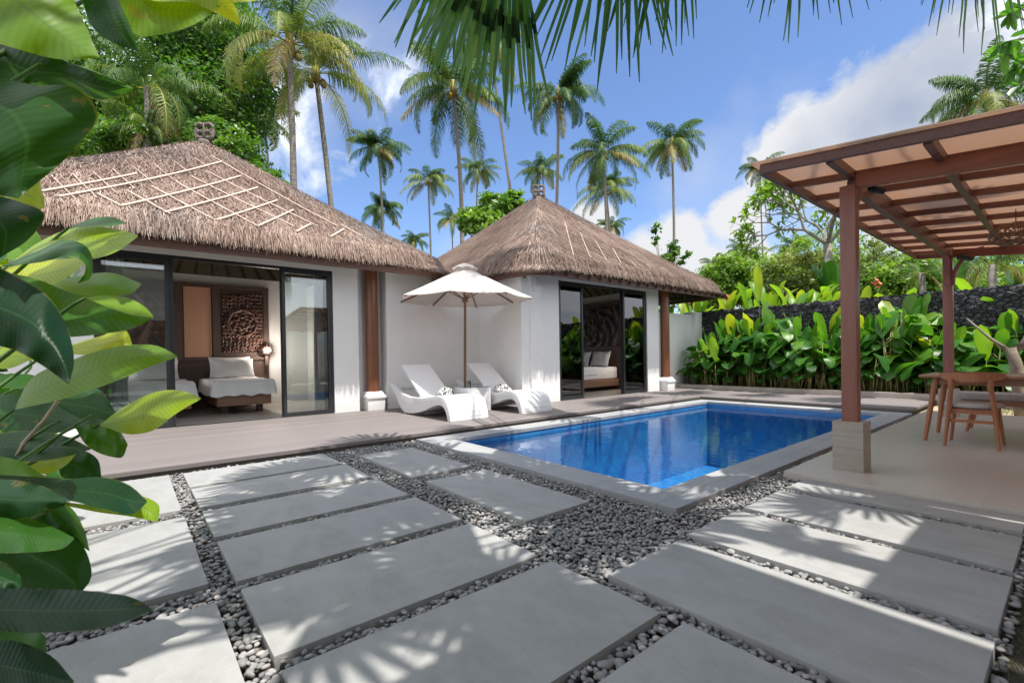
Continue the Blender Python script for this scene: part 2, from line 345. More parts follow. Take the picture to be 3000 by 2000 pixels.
M['umbpole'] = wood('umbrella_pole_wood', (.13, .07, .04), (.24, .14, .08), 'Z', .4)
def mk_wicker():
    m = MT('white_wicker', .5, .4)
    sx = m.node('ShaderNodeSeparateXYZ'); m.l.new(m.tc.outputs['Object'], sx.inputs[0])
    a = m.math('SINE', m.math('MULTIPLY', m.math('ADD', sx.outputs[1], sx.outputs[0]), 2*PI/.034)); b = m.math('SINE', m.math('MULTIPLY', m.math('SUBTRACT', sx.outputs[1], m.math('ADD', sx.outputs[2], sx.outputs[0])), 2*PI/.034))
    h = m.math('MULTIPLY_ADD', m.math('MULTIPLY', a, b), .5, .5)
    m.color(m.mix(h, (.66, .66, .68), (.84, .84, .84))); m.bump(h, .006, .7); return m.m
M['wicker'] = mk_wicker()
M['white'] = simple('white_linen', (.86, .86, .87), .9, .04, 4, .3, 12)
M['cushion'] = simple('grey_cushion', (.42, .40, .38), .9, .08, 20, .4, 90)
M['curtain'] = (lambda m: (m.color((.75, .80, .80)), m)[-1].m)(MT('sheer_curtain', .9, .1))
def mk_towel():
    m = MT('patterned_towel', .95, .1); f = m.noise(11, 2, .5, None, 2.5)
    m.color(m.ramp(f, [(.46, (.06, .055, .06)), (.52, (.72, .70, .69))])); m.bump(m.noise(60, 3), .01, .5); return m.m
M['towel'] = mk_towel()
def mk_rock():
    m = MT('black_lava_stone', .8, .4)
    v = m.coord((1, 1, 1.7)); e = m.voro(9, v, 'DISTANCE_TO_EDGE'); cc = m.node('ShaderNodeTexVoronoi'); cc.inputs['Scale'].default_value = 9; m.l.new(v, cc.inputs['Vector'])
    sc = m.node('ShaderNodeSeparateColor'); m.l.new(cc.outputs['Color'], sc.inputs[0])
    c = m.ramp(sc.outputs[0], [(0, (.035, .035, .04)), (.7, (.09, .09, .10)), (1, (.20, .20, .21))])
    c = m.mix(m.math('MULTIPLY', m.noise(35, 4, .7), .5), c, (.05, .05, .055))
    e2 = m.math('LESS_THAN', e, .06); m.color(m.mix(e2, c, (.012, .012, .013)))
    h = m.math('ADD', m.math('MINIMUM', m.math('MULTIPLY', e, 3), .5), m.math('MULTIPLY', m.noise(30, 4), .3)); m.bump(h, .06, 1); return m.m
M['rock'] = mk_rock()
M['carvedstone'] = simple('weathered_finial_stone', (.14, .115, .10), .9, .4, 14, 1, 40)
M['rattan'] = simple('rattan_strand', (.30, .17, .09), .6, .3, 20)
M['grass'] = mk_leaf('grass_blade', [(0, (.05, .05, .02)), (.5, (.07, .10, .025)), (1, (.16, .16, .06))], (1.5, 1.5, 1), .2, .6, False)
M['flower'] = simple('red_flower', (.65, .12, .04), .5, .3, 9)
M['coconut'] = simple('coconut_husk', (.30, .22, .06), .6, .3, 5)
M['terra'] = simple('plinth_stone', (.40, .35, .31), .6, .12, 3, .3, 50)
def mk_plinth():
    m = MT('travertine_plinth', .55, .4); f = m.noise(4, 6, .6, m.coord((1, 1, 26)))
    m.color(m.ramp(f, [(.3, (.33, .28, .24)), (.7, (.46, .41, .36))])); return m.m
M['plinth'] = mk_plinth()
M['black'] = simple('black_plastic', (.02, .02, .02), .4, .1)
_m = MT('lamp_glow', .5); _m.b.inputs['Emission Color'].default_value = (1, .62, .42, 1); _m.b.inputs['Emission Strength'].default_value = 8.0; M['glow'] = _m.m
M['hill'] = simple('forest_hill', (.05, .10, .07), .95, .3, .02)

# ------------------------------------------------------------------ mesh helpers
class MB:
    def __init__(s): s.v = []; s.f = []; s.t = []; s.uv = {}
    def box(s, x0, x1, y0, y1, z0, z1):
        b = len(s.v); s.v += [(x0, y0, z0), (x1, y0, z0), (x1, y1, z0), (x0, y1, z0), (x0, y0, z1), (x1, y0, z1), (x1, y1, z1), (x0, y1, z1)]
        s.f += [tuple(b+i for i in q) for q in ((3, 2, 1, 0), (4, 5, 6, 7), (0, 1, 5, 4), (1, 2, 6, 5), (2, 3, 7, 6), (3, 0, 4, 7))]; return s
    def hexa(s, pts):
        b = len(s.v); s.v += [tuple(p) for p in pts]
        s.f += [tuple(b+i for i in q) for q in ((3, 2, 1, 0), (4, 5, 6, 7), (0, 1, 5, 4), (1, 2, 6, 5), (2, 3, 7, 6), (3, 0, 4, 7))]; return s
    def beam(s, a, b_, w, h, up=(0, 0, 1)):
        a, b_ = Vector(a), Vector(b_); d = (b_-a).normalized(); sd_ = d.cross(Vector(up)).normalized(); u = sd_.cross(d)
        q = [-sd_*w/2-u*h/2, sd_*w/2-u*h/2, sd_*w/2+u*h/2, -sd_*w/2+u*h/2]
        return s.hexa([a+q[0], a+q[1], b_+q[1], b_+q[0], a+q[3], a+q[2], b_+q[2], b_+q[3]])
    def tube(s, pts, rad, n=8, cap=True, sx=1.0):
        pts = [Vector(p) for p in pts]; rad = rad if hasattr(rad, '__len__') else [rad]*len(pts)
        b = len(s.v); ref = Vector((0, 0, 1))
        for i, p in enumerate(pts):
            d = (pts[min(i+1, len(pts)-1)]-pts[max(i-1, 0)]).normalized()
            r0 = ref if abs(d.dot(ref)) < .95 else Vector((1, 0, 0))
            x = d.cross(r0).normalized(); y = d.cross(x)
            for k in range(n):
                a = 2*PI*k/n; s.v.append(tuple(p+(x*math.cos(a)*sx+y*math.sin(a))*rad[i]))
        for i in range(len(pts)-1):
            for k in range(n):
                s.f.append((b+i*n+k, b+i*n+(k+1) % n, b+(i+1)*n+(k+1) % n, b+(i+1)*n+k))
        if cap: s.f.append(tuple(b+k for k in range(n))[::-1]); s.f.append(tuple(b+(len(pts)-1)*n+k for k in range(n)))
        return s
    def lathe(s, c, prof, n=20):
        b = len(s.v)
        for r, z in prof:
            for k in range(n):
                a = 2*PI*k/n; s.v.append((c[0]+r*math.cos(a), c[1]+r*math.sin(a), c[2]+z))
        for i in range(len(prof)-1):
            for k in range(n): s.f.append((b+i*n+k, b+i*n+(k+1) % n, b+(i+1)*n+(k+1) % n, b+(i+1)*n+k))
        s.f.append(tuple(b+k for k in range(n))[::-1]); s.f.append(tuple(b+(len(prof)-1)*n+k for k in range(n))); return s
    def prism(s, pts2, f3):
        "closed outline pts2 swept between two mappings"
        n = len(pts2); b = len(s.v); s.v += [tuple(f3(p, 0)) for p in pts2]+[tuple(f3(p, 1)) for p in pts2]
        s.f.append(tuple(b+i for i in range(n))[::-1]); s.f.append(tuple(b+n+i for i in range(n)))
        for i in range(n): s.f.append((b+i, b+(i+1) % n, b+n+(i+1) % n, b+n+i))
        return s
    def build(s, name, mat, parent=None, smooth=False, bevel=0, recalc=True):
        me = bpy.data.meshes.new(name)
        me.from_pydata(s.v, [], s.f); me.materials.append(mat)
        if recalc or bevel:
            bm = bmesh.new(); bm.from_mesh(me)
            if recalc: bmesh.ops.recalc_face_normals(bm, faces=bm.faces)
            if bevel:
                bmesh.ops.bevel(bm, geom=[e for e in bm.edges if e.is_manifold and e.calc_face_angle(0) > .5], offset=bevel, segments=2, affect='EDGES', profile=.7)
            bm.to_mesh(me); bm.free()
        if smooth:
            me.polygons.foreach_set('use_smooth', [True]*len(me.polygons))
        if smooth == 'auto' or bevel:
            me.polygons.foreach_set('use_smooth', [True]*len(me.polygons)); me.set_sharp_from_angle(angle=math.radians(35))
        return link(name, me, parent)
def link(name, me, parent=None):
    o = bpy.data.objects.new(name, me); COL.objects.link(o)
    if parent is not None: o.parent = parent; o.matrix_parent_inverse = Matrix.Translation(-parent.location)
    return o
def tag(o, label=None, cat=None, group=None, kind=None):
    if label: o['label'] = label
    if cat: o['category'] = cat
    if group: o['group'] = group
    if kind: o['kind'] = kind
    return o
def thing(name, loc, label, cat, group=None):
    o = bpy.data.objects.new(name, None); COL.objects.link(o); o.location = loc; o.empty_display_size = .1
    return tag(o, label, cat, group)
def structure(o): o['kind'] = 'structure'; return o
def npmesh(name, verts, faces, mat, tint=None, uv=None, smooth=False, parent=None, make=True):
    "faces: (n,k) int array; tint per vertex; uv per vertex"
    me = bpy.data.meshes.new(name); verts = np.asarray(verts, np.float32); faces = np.asarray(faces, np.int32)
    k = faces.shape[1]; me.vertices.add(len(verts)); me.vertices.foreach_set('co', verts.ravel())
    me.loops.add(faces.size); me.loops.foreach_set('vertex_index', faces.ravel())
    me.polygons.add(len(faces)); me.polygons.foreach_set('loop_start', np.arange(len(faces), dtype=np.int32)*k)
    try: me.polygons.foreach_set('loop_total', np.full(len(faces), k, np.int32))
    except Exception: pass
    if smooth: me.polygons.foreach_set('use_smooth', np.ones(len(faces), bool))
    if tint is not None:
        a = me.attributes.new('tint', 'FLOAT', 'POINT'); a.data.foreach_set('value', np.asarray(tint, np.float32))
    if uv is not None:
        u = me.uv_layers.new(name='uv'); u.data.foreach_set('uv', np.asarray(uv, np.float32)[faces.ravel()].ravel())
    me.update(calc_edges=True); me.validate(); me.materials.append(mat)
    return link(name, me, parent) if make else me
def copy_tree(o, parent=None):
    c = o.copy(); COL.objects.link(c)
    if parent is not None: c.parent = parent
    for ch in list(o.children): copy_tree(ch, c)
    return c

# ================================================================== SETTING
# ---- ground, pool, deck
g = MB()
GX = [-400, -5.62, -0.14, 400]
def quadz(mb, x0, x1, y0, y1, z):
    b = len(mb.v); mb.v += [(x0, y0, z), (x1, y0, z), (x1, y1, z), (x0, y1, z)]; mb.f.append((b, b+1, b+2, b+3))
# one sheet with a hole for the pool basin
PX0, PX1, PY0, PY1 = -5.02, -2.01, 3.15, 9.52
for x0, x1, y0, y1 in ((-900, PX0, -900, 900), (PX1, 900, -900, 900), (PX0, PX1, -900, PY0), (PX0, PX1, PY1, 900)): quadz(g, x0, x1, y0, y1, -.075)
structure(g.build('ground', M['ground'], recalc=False))
b = MB(); D0 = -1.35
def wallq(mb, a, b_, c, d):
    k = len(mb.v); mb.v += [a, b_, c, d]; mb.f.append((k, k+1, k+2, k+3))
wallq(b, (PX0, PY0, D0), (PX1, PY0, D0), (PX1, PY1, D0), (PX0, PY1, D0))
wallq(b, (PX0, PY0, D0), (PX0, PY1, D0), (PX0, PY1, -.03), (PX0, PY0, -.03)); wallq(b, (PX1, PY0, D0), (PX1, PY1, D0), (PX1, PY1, -.03), (PX1, PY0, -.03))
wallq(b, (PX0, PY0, D0), (PX1, PY0, D0), (PX1, PY0, -.03), (PX0, PY0, -.03)); wallq(b, (PX0, PY1, D0), (PX1, PY1, D0), (PX1, PY1, -.03), (PX0, PY1, -.03))
structure(b.build('pool_basin', M['mosaic'], recalc=False))
w = MB(); quadz(w, PX0, PX1, PY0, PY1, -.085); structure(w.build('pool_water', M['water'], recalc=False))
c = MB(); CZ0, CZ1 = -.098, .010
ox0, ox1, oy0, oy1 = -5.345, -1.71, 2.815, 9.86
for x0, x1, y0, y1 in ((ox0, ox1, oy0, PY0+.012), (ox0, ox1, PY1-.012, oy1), (ox0, PX0+.012, PY0+.012, PY1-.012), (PX1-.012, ox1, PY0+.012, PY1-.012)): c.box(x0, x1, y0, y1, -.035, CZ1)
for x0, x1, y0, y1 in ((ox0+.01, ox1-.01, oy0+.01, PY0-.01), (PX1+.01, ox1-.01, PY0-.01, oy1-.01)): c.box(x0, x1, y0, y1, -.0745, -.0355)
structure(c.build('pool_coping', M['coping']))
def deck(name, x0, x1, y0, y1, along):
    m = MB(); m.box(x0, x1, y0, y1, .022, .06)
    m.box(x0+.02, x1-.05, y0+.02, y1-.02, -.073, .0215)
    o = m.build(name, M['deck'], bevel=0); a = o.data.attributes.new('along', 'FLOAT', 'POINT'); a.data.foreach_set('value', [float(along)]*len(o.data.vertices)); return structure(o)
deck('timber_deck', -8.53, -5.44, -4.2, 12.08, 0)
deck('rear_timber_deck', -5.437, -1.74, 10.02, 12.08, 1)
# deck rises round pool: coping edge board
k = MB(); k.box(-8.4, 3.0, 12.085, 12.22, -.07, .17); structure(k.build('planter_kerb', M['terra'], bevel=.008))
# pavilion floor
f = MB(); f.box(-1.595, 3.6, 4.30, 10.28, -.073, .03); structure(f.build('pavilion_floor', M['pavfloor'], bevel=.004))
# planting soil
s_ = MB(); quadz(s_, -8.4, -1.0, 12.22, 13.3, .06); quadz(s_, -1.0, 5.0, 12.22, 13.3, .062); structure(s_.build('planting_soil', M['soil'], recalc=False))
s_ = MB(); quadz(s_, -1.72, 5.0, 10.285, 12.084, -.035); structure(s_.build('sandy_ground', M['sand'], recalc=False))
s_ = MB(); quadz(s_, -9.5, -5.47, -4.2, -.2, -.09) if False else None
# grass bed to the right and soil bed under the foreground plants
s_ = MB(); quadz(s_, -.16, 5.0, -2.5, 4.29, -.045); structure(s_.build('lawn_soil', M['soil'], recalc=False))
s_ = MB(); quadz(s_, -5.6, -1.0, -4.0, -1.02, -.045); structure(s_.build('flower_bed_soil', M['soil'], recalc=False))
gx = MB(); quadz(gx, -5.62, -.14, -1.0, 2.9, -.062); quadz(gx, -1.76, -.14, 2.9, 4.4, -.062); quadz(gx, -1.76, -1.59, 4.4, 12.08, -.062); structure(gx.build('gravel_bed', M['soil'], recalc=False))

# ---- paving slabs (each a thing)
def slab(x0, x1, y0, y1, label, grp, k=[0]):
    k[0] += 1; e = .003*((k[0]*7) % 5-2)
    loc = Vector(((x0+x1)/2, (y0+y1)/2, -.02))
    m = MB(); m.box(x0-loc.x, x1-loc.x, y0-loc.y, y1-loc.y, -.04, .02+e*.4)
    o = m.build('paving_slab', M['slab'], bevel=.004); o.location = loc; o.rotation_euler.z = .0012*((k[0]*5) % 5-2)
    return tag(o, label, 'paving slab', grp)
GC = 'stone slabs in the column left of the middle'
rows = [(-5.33, -4.70), (-4.62, -3.99), (-3.885, -3.275), (-3.175, -2.54), (-2.45, -1.815), (-1.715, -1.08), (-.98, -.34)]
lab = ['grey stone slab touching the timber deck edge in the long middle row', 'grey stone slab second from the timber deck in the middle row', 'grey stone slab third from the deck in the middle row, streaked with palm shadow',
       'grey stone slab fourth from the deck in the middle row', 'large grey stone slab fifth from the deck with a round spot of sun', 'large grey stone slab sixth from the deck, half sunlit with finger shadows', 'nearest grey stone slab cut by the bottom edge of the photo']
for (a, b_), l in zip(rows, lab): slab(a, b_, .385, 1.655, l, 'grey stone slabs set in pebbles')
slab(-5.36, -4.04, -.98, .28, 'grey stone slab in the left row beside the deck, below the broad leaves', 'grey stone slabs set in pebbles')
slab(-3.835, -2.61, -.98, .28, 'grey stone slab in the left row with oval leaf shadows', 'grey stone slabs set in pebbles')
slab(-2.40, -1.14, -.98, .28, 'bottom left grey stone slab in front of the near leaves', 'grey stone slabs set in pebbles')
slab(-4.945, -3.71, 1.915, 2.545, 'small grey stone slab near the pool corner closer to the deck', 'grey stone slabs set in pebbles')
slab(-3.50, -2.225, 1.93, 2.54, 'small grey stone slab along the near side of the pool, further from the deck', 'grey stone slabs set in pebbles')
slab(-1.43, -.19, 1.755, 2.385, 'shaded long grey slab nearest the camera on the right', 'grey stone slabs set in pebbles')
slab(-1.44, -.19, 2.49, 3.11, 'long grey slab on the right, third from the pavilion floor, crossed by sun bands', 'grey stone slabs set in pebbles')
slab(-1.44, -.195, 3.21, 3.82, 'long grey slab on the right, second from the pavilion floor', 'grey stone slabs set in pebbles')
slab(-1.43, -.20, 3.925, 4.285, 'narrow grey slab lying against the pavilion floor', 'grey stone slabs set in pebbles')
occupied = [(a, b_, .385, 1.655) for a, b_ in rows]+[(-5.36, -4.04, -.98, .28), (-3.835, -2.61, -.98, .28), (-2.40, -1.14, -.98, .28), (-4.945, -3.71, 1.915, 2.545), (-3.50, -2.225, 1.93, 2.54),
    (-1.43, -.19, 1.755, 2.385), (-1.44, -.19, 2.49, 3.11), (-1.44, -.195, 3.21, 3.82), (-1.43, -.20, 3.925, 4.285), (-5.36, -1.70, 2.80, 12)]
# ---- pebbles: stuff, one mesh
def ico(sub):
    bm = bmesh.new(); bmesh.ops.create_icosphere(bm, subdivisions=sub, radius=1); v = np.array([x.co[:] for x in bm.verts]); f = np.array([[q.index for q in p.verts] for p in bm.faces]); bm.free(); return v, f
def pebbles():
    iv, jf = ico(2); pts = []
    regs = [(-5.43, -.17, -1.0, 4.28), (-1.705, -1.60, 4.28, 10.0)]
    for x0, x1, y0, y1 in regs:
        sp = .0225; nx, ny = int((x1-x0)/sp)+1, int((y1-y0)/sp)+1
        X_, Y_ = np.meshgrid(np.linspace(x0, x1, nx), np.linspace(y0, y1, ny)); P_ = np.stack([X_.ravel(), Y_.ravel()], 1)+rng.uniform(-.010, .010, (nx*ny, 2))
        for a, b_, c_, d_ in occupied: P_ = P_[~((P_[:, 0] > a-.006) & (P_[:, 0] < b_+.006) & (P_[:, 1] > c_-.006) & (P_[:, 1] < d_+.006))]
        P_ = P_[~((P_[:, 0] > -1.9) & (P_[:, 1] < -.99))]; pts.append(P_)
    P_ = np.concatenate(pts); n = len(P_)
    dist = np.hypot(P_[:, 0], P_[:, 1]); keep = (dist < 3.2) | (rng.random(n) < 1.0); P_ = P_[keep]; n = len(P_)
    print('pebbles', n)
    iv1, jf1 = ico(1)
    V = []; Fc = []; T = []; off = 0
    for sel, (bv, bf) in ((np.hypot(P_[:, 0], P_[:, 1]) < 3.0, (iv, jf)), (np.hypot(P_[:, 0], P_[:, 1]) >= 3.0, (iv1, jf1))):
        Q = P_[sel]; m = len(Q); r = rng.uniform(.0095, .0155, m)*np.where(rng.random(m) < .12, 1.35, 1)
        ax = np.stack([r*rng.uniform(.9, 1.35, m), r*rng.uniform(.75, 1.05, m), r*rng.uniform(.45, .7, m)], 1)
        a = rng.uniform(0, 2*PI, m); t = rng.normal(0, .35, m)
        v = bv[None]*ax[:, None]; 
        v = v*(1+.10*np.sin(bv[None, :, 0:1]*3+a[:, None, None])*np.ones((1, 1, 3)))
        ct, st = np.cos(t)[:, None], np.sin(t)[:, None]; y, z = v[:, :, 1]*ct-v[:, :, 2]*st, v[:, :, 1]*st+v[:, :, 2]*ct
        ca, sa = np.cos(a)[:, None], np.sin(a)[:, None]; x = v[:, :, 0]*ca-y*sa; y = v[:, :, 0]*sa+y*ca
        zz = -.042+rng.uniform(0, .028, m)
        V.append(np.stack([x+Q[:, 0:1], y+Q[:, 1:2], z+zz[:, None]], 2).reshape(-1, 3)); k = bv.shape[0]
        Fc.append((bf[None]+(np.arange(m)*k)[:, None, None]).reshape(-1, 3)+off); off += m*k
        tt = np.clip(rng.normal(.45, .2, m), 0, .89); tt = np.where(rng.random(m) < .05, 1.0, tt); T.append(np.repeat(tt, k))
    o = npmesh('pebble_gravel', np.concatenate(V), np.concatenate(Fc), M['pebble'], np.concatenate(T), smooth=True)
    tag(o, 'grey rounded river pebbles filling the gaps between slabs', 'pebbles', kind='stuff')
pebbles()
# ---- grass at lower right
def grass():
    n = 16000; x = rng.uniform(-.155, .9, n); y = rng.uniform(.6, 4.26, n); h = rng.uniform(.015, .055, n); a = rng.uniform(0, 2*PI, n); l = rng.normal(0, .03, (n, 2)); w = .0018
    dx, dy = np.cos(a)*w, np.sin(a)*w
    A = np.stack([x-dx, y-dy, np.full(n, -.05)], 1); B = np.stack([x+dx, y+dy, np.full(n, -.05)], 1); C = np.stack([x+l[:, 0], y+l[:, 1], -.05+h], 1)
    V = np.stack([A, B, C], 1).reshape(-1, 3); F_ = np.arange(n*3).reshape(-1, 3)
    tag(npmesh('lawn_grass', V, F_, M['grass'], np.repeat(np.clip(rng.normal(.4, .3, n), 0, 1), 3)), 'short mossy grass along the right edge of the slabs', 'grass', kind='stuff')
    n = 5000; x = rng.uniform(-.9, 3.5, n); y = rng.uniform(10.9, 12.0, n); h = rng.uniform(.02, .07, n); a = rng.uniform(0, 2*PI, n); l = rng.normal(0, .04, (n, 2)); w = .004
    dx, dy = np.cos(a)*w, np.sin(a)*w
    V = np.stack([np.stack([x-dx, y-dy, np.full(n, -.04)], 1), np.stack([x+dx, y+dy, np.full(n, -.04)], 1), np.stack([x+l[:, 0], y+l[:, 1], -.04+h], 1)], 1).reshape(-1, 3)
    tag(npmesh('ground_grass', V, np.arange(n*3).reshape(-1, 3), M['grass'], np.repeat(np.clip(rng.normal(.5, .3, n), 0, 1), 3)), 'patchy grass on sandy soil behind the pavilion floor', 'grass', kind='stuff')
grass()

# ================================================================== VILLAS
def rfun(x, y, p=16.0): return (np.abs(x)**p+np.abs(y)**p)**(1/p)
def thatch_roof(parent, cx, cy, ze, za, hx, hy, nblade, seed, sag=.07, nm='roof', hyn=None, lmin=.10, lmax=.28, jit=.30, bw=(.003, .0065)):
    hyn = hyn or hy
    ym = lambda v: cy+np.where(v > 0, v*hy, v*hyn)
    """square hipped thatch roof with rounded hips: shell + straw blades as one mesh each"""
    r_ = np.random.default_rng(seed)
    def hgt(u, v):
        r = rfun(u, v, 10.0); rr = np.clip(r, 0, 1.1); zt = ze+.17; base = za-(za-zt)*(np.sqrt(rr*rr+.0022)-.0469)/(.9542)
        return base-sag*np.sin(np.clip(rr, 0, 1)*PI)-.17*np.clip((rr-.962)/.038, 0, 1)**2.0
    # shell grid (polar)
    nr, na = 26, 128; V = []; 
    for i in range(nr+1):
        r = i/nr
        for k in range(na):
            a = 2*PI*k/na; q = rfun(np.cos(a), np.sin(a), 16.0); u, v = r*np.cos(a)/q, r*np.sin(a)/q; V.append((cx+u*hx, float(ym(v)), float(hgt(u, v))))
    F_ = []
    for i in range(nr):
        for k in range(na): F_.append((i*na+k, i*na+(k+1) % na, (i+1)*na+(k+1) % na, (i+1)*na+k))
    nb = len(V)
    for (r, dz) in ((.985, -.02), (.93, -.12), (.5, -.28), (.02, -.4)):
        for k in range(na):
            a = 2*PI*k/na; q = rfun(np.cos(a), np.sin(a), 16.0); u, v = r*np.cos(a)/q, r*np.sin(a)/q; V.append((cx+u*hx, float(ym(v)), float(hgt(u, v))+dz))
    rings = [nr*na, nb, nb+na, nb+2*na, nb+3*na]
    for j in range(4):
        for k in range(na): F_.append((rings[j]+k, rings[j]+(k+1) % na, rings[j+1]+(k+1) % na, rings[j+1]+k))
    shell = npmesh(nm, V, F_, M['under'], parent=parent)
    # straw
    n = nblade; u = r_.uniform(-1, 1, n); v = r_.uniform(-1, 1, n)
    # more straw towards eave lip
    m = int(n*.16); side = r_.integers(0, 4, m); e = r_.uniform(.97, 1.0, m); t = r_.uniform(-1, 1, m)
    u[:m] = np.where(side == 0, e, np.where(side == 1, -e, t)); v[:m] = np.where(side < 2, t, np.where(side == 2, e, -e))
    rr = rfun(u, v, 16.0); s = np.where(rr > 1, 1/rr, 1); u *= s; v *= s
    E_ = 1e-3; gx = (hgt(u+E_, v)-hgt(u-E_, v))/(2*E_*hx); gy = (hgt(u, v+E_)-hgt(u, v-E_))/(2*E_*hy)
    gl = np.hypot(gx, gy)+1e-6; dx, dy = -gx/gl, -gy/gl
    ang = r_.normal(0, jit, n); cx_, sx_ = np.cos(ang), np.sin(ang); dx, dy = dx*cx_-dy*sx_, dx*sx_+dy*cx_
    L = r_.uniform(lmin, lmax, n); edge = rfun(u, v, 16.0) > .968; L = np.where(edge, r_.uniform(.07, .17, n), L)
    slope = -gl*np.cos(ang); P0 = np.stack([cx+u*hx, ym(v), hgt(u, v)], 1)
    D = np.stack([dx, dy, slope], 1); D /= np.linalg.norm(D, axis=1)[:, None]; D[:, 2] += r_.normal(.05, .10, n); D[:, 2] = np.where(edge, D[:, 2]-r_.uniform(.0, .5, n), D[:, 2])
    Nn = np.stack([-gx, -gy, np.ones(n)], 1); Nn /= np.linalg.norm(Nn, axis=1)[:, None]
    S = np.cross(D, Nn); S /= np.linalg.norm(S, axis=1)[:, None]; w = r_.uniform(bw[0], bw[1], n)
    lift = r_.uniform(-.005, .045, n)
    a = P0+Nn*lift[:, None]-D*L[:, None]*.5; b_ = P0+Nn*(lift+r_.uniform(-.012, .02, n))[:, None]+D*L[:, None]*.5
    Vs = np.stack([a-S*w[:, None], a+S*w[:, None], b_+S*w[:, None]*.4, b_-S*w[:, None]*.4], 1).reshape(-1, 3)
    # colour: clumps + courses
    cl = np.sin(P0[:, 0]*2.1+np.sin(P0[:, 1]*1.7))*.09+np.sin(P0[:, 1]*5.3+P0[:, 2]*3)*.05
    tt = np.clip(r_.normal(.56, .25, n)+cl, 0, 1)
    hip = np.exp(-((np.abs(u)-np.abs(v))/.13)**2)*(rr > .12)*(.55+.45*np.sin(P0[:, 0]*3.1+P0[:, 1]*2.3)); pat = np.array([noise.noise(Vector((p[0]*.7, p[1]*.7, seed*1.0))) for p in P0[::1]]); grey = np.clip(hip*.55+np.clip(pat*2.0-.62, 0, .7)+r_.normal(0, .08, n), 0, 1)
    st = npmesh('thatch_straw', Vs, np.arange(n*4).reshape(-1, 4), M['thatch'], np.repeat(tt, 4), parent=shell)
    ga = st.data.attributes.new('grey', 'FLOAT', 'POINT'); ga.data.foreach_set('value', np.repeat(grey, 4).astype(np.float32))
    return shell, hgt
def soffit(parent, ze, hx, hyp, hyn, cx, cy):
    "eave board following the rounded roof edge just under the straw"
    m = MB(); n = 96; z0, z1 = ze-.135, ze-.03; ring = []
    for k in range(n):
        a = 2*PI*k/n; q = rfun(np.cos(a), np.sin(a), 16.0); u, v = np.cos(a)/q, np.sin(a)/q
        for s_ in (.965, .950): ring.append((cx+u*hx*s_, cy+(v*hyp if v > 0 else v*hyn)*s_))
    for (x, y) in ring: m.v.append((x, y, z0)); m.v.append((x, y, z1))
    for k in range(n):
        a, b_ = 4*k, 4*((k+1) % n)   # outer lo, outer hi, inner lo, inner hi
        m.f += [(a, b_, b_+1, a+1), (a+2, a+3, b_+3, b_+2), (a, a+2, b_+2, b_), (a+1, b_+1, b_+3, a+3)]
    return m.build('eave_board', M['fascia'], parent)
def finial(parent, x, y, z, s=1.0):
    "carved stone roof finial: bell base and pierced scroll crest"
    m = MB(); m.lathe((x, y, z), [(.20*s, -.10*s), (.24*s, 0), (.19*s, .06*s), (.15*s, .14*s), (.17*s, .20*s), (.13*s, .27*s)], 14)
    ax = Vector((RT.x, RT.y, 0)).normalized(); c = Vector((x, y, z))
    for sg in (-1, 1):
        for (o_, r, zc) in ((.10, .085, .42), (.115, .10, .60)):
            pts = [c+ax*sg*(o_*s+r*s*math.cos(a))+Vector((0, 0, zc*s+r*s*math.sin(a))) for a in np.linspace(-2.2, 2.6, 12)]
            m.tube(pts, .046*s, 6)
        m.tube([c+ax*sg*.13*s+Vector((0, 0, .24*s)), c+ax*sg*.2*s+Vector((0, 0, .38*s)), c+ax*sg*.22*s+Vector((0, 0, .55*s)), c+ax*sg*.17*s+Vector((0, 0, .70*s))], [.05*s, .045*s, .04*s, .025*s], 6)
    m.tube([c+Vector((0, 0, .25*s)), c+Vector((0, 0, .5*s)), c+Vector((0, 0, .72*s))], [.06*s, .045*s, .03*s], 7)
    return m.build('roof_finial', M['carvedstone'], parent, smooth=True)

ZW = 2.76; ZF = .06
# ---------------- left villa
VL = thing('thatched_villa', (-10.5, 1.3, 0), 'white villa on the left with thatched roof crossed by bamboo lattice', 'villa')
m = MB(); X0 = -8.53; T = .2
m.box(X0-T, X0, -2.0, -.34, 0, ZW); m.box(X0-T, X0, 2.885, 3.34, 0, ZW); m.box(X0-T, X0, -.34, 2.885, 2.625, ZW)      # facade
m.box(-12.0, -11.8, -1.9, 6.3, 0, ZW+.1)                                                                # back wall
m.box(-11.8, X0-T, -2.0, -1.8, 0, .3); m.box(-11.8, X0-T, -2.0, -1.8, 2.6, ZW); m.box(-11.8, -11.4, -2.0, -1.8, .3, 2.6); m.box(-9.1, X0-T, -2.0, -1.8, .3, 2.6); m.box(-11.8, -8.73, 3.36, 3.5, 0, ZW)                             # side walls; unseen opening added in the left one to brighten the room
m.box(-8.9, -8.78, 3.5, 3.93, 0, ZW)                                                                      # niche back
m.box(-8.78, -8.50, 3.885, 6.28, 0, ZW)                                                                   # alcove wall
m.build('wall', M['plaster'], VL)
m = MB(); m.box(-11.8, X0, -1.8, 3.36, 0, .063); m.build('room_floor', M['roomfloor'], VL)
m = MB(); m.box(-11.79, -8.74, -1.8, 3.36, 2.70, 2.73) if False else None
rl, hL = thatch_roof(VL, -11.28, 1.3, 2.72, 5.42, 3.55, 3.82, 215000, 11, hyn=3.75, bw=(.0022, .005))
soffit(rl, 2.72, 3.55, 3.82, 3.75, -11.28, 1.3)
m = MB()
for y in np.arange(-2.3, 4.3, .32):
    m.beam((-8.5, y, 2.80), (-7.86, y+.0, 2.64), .045, .06)
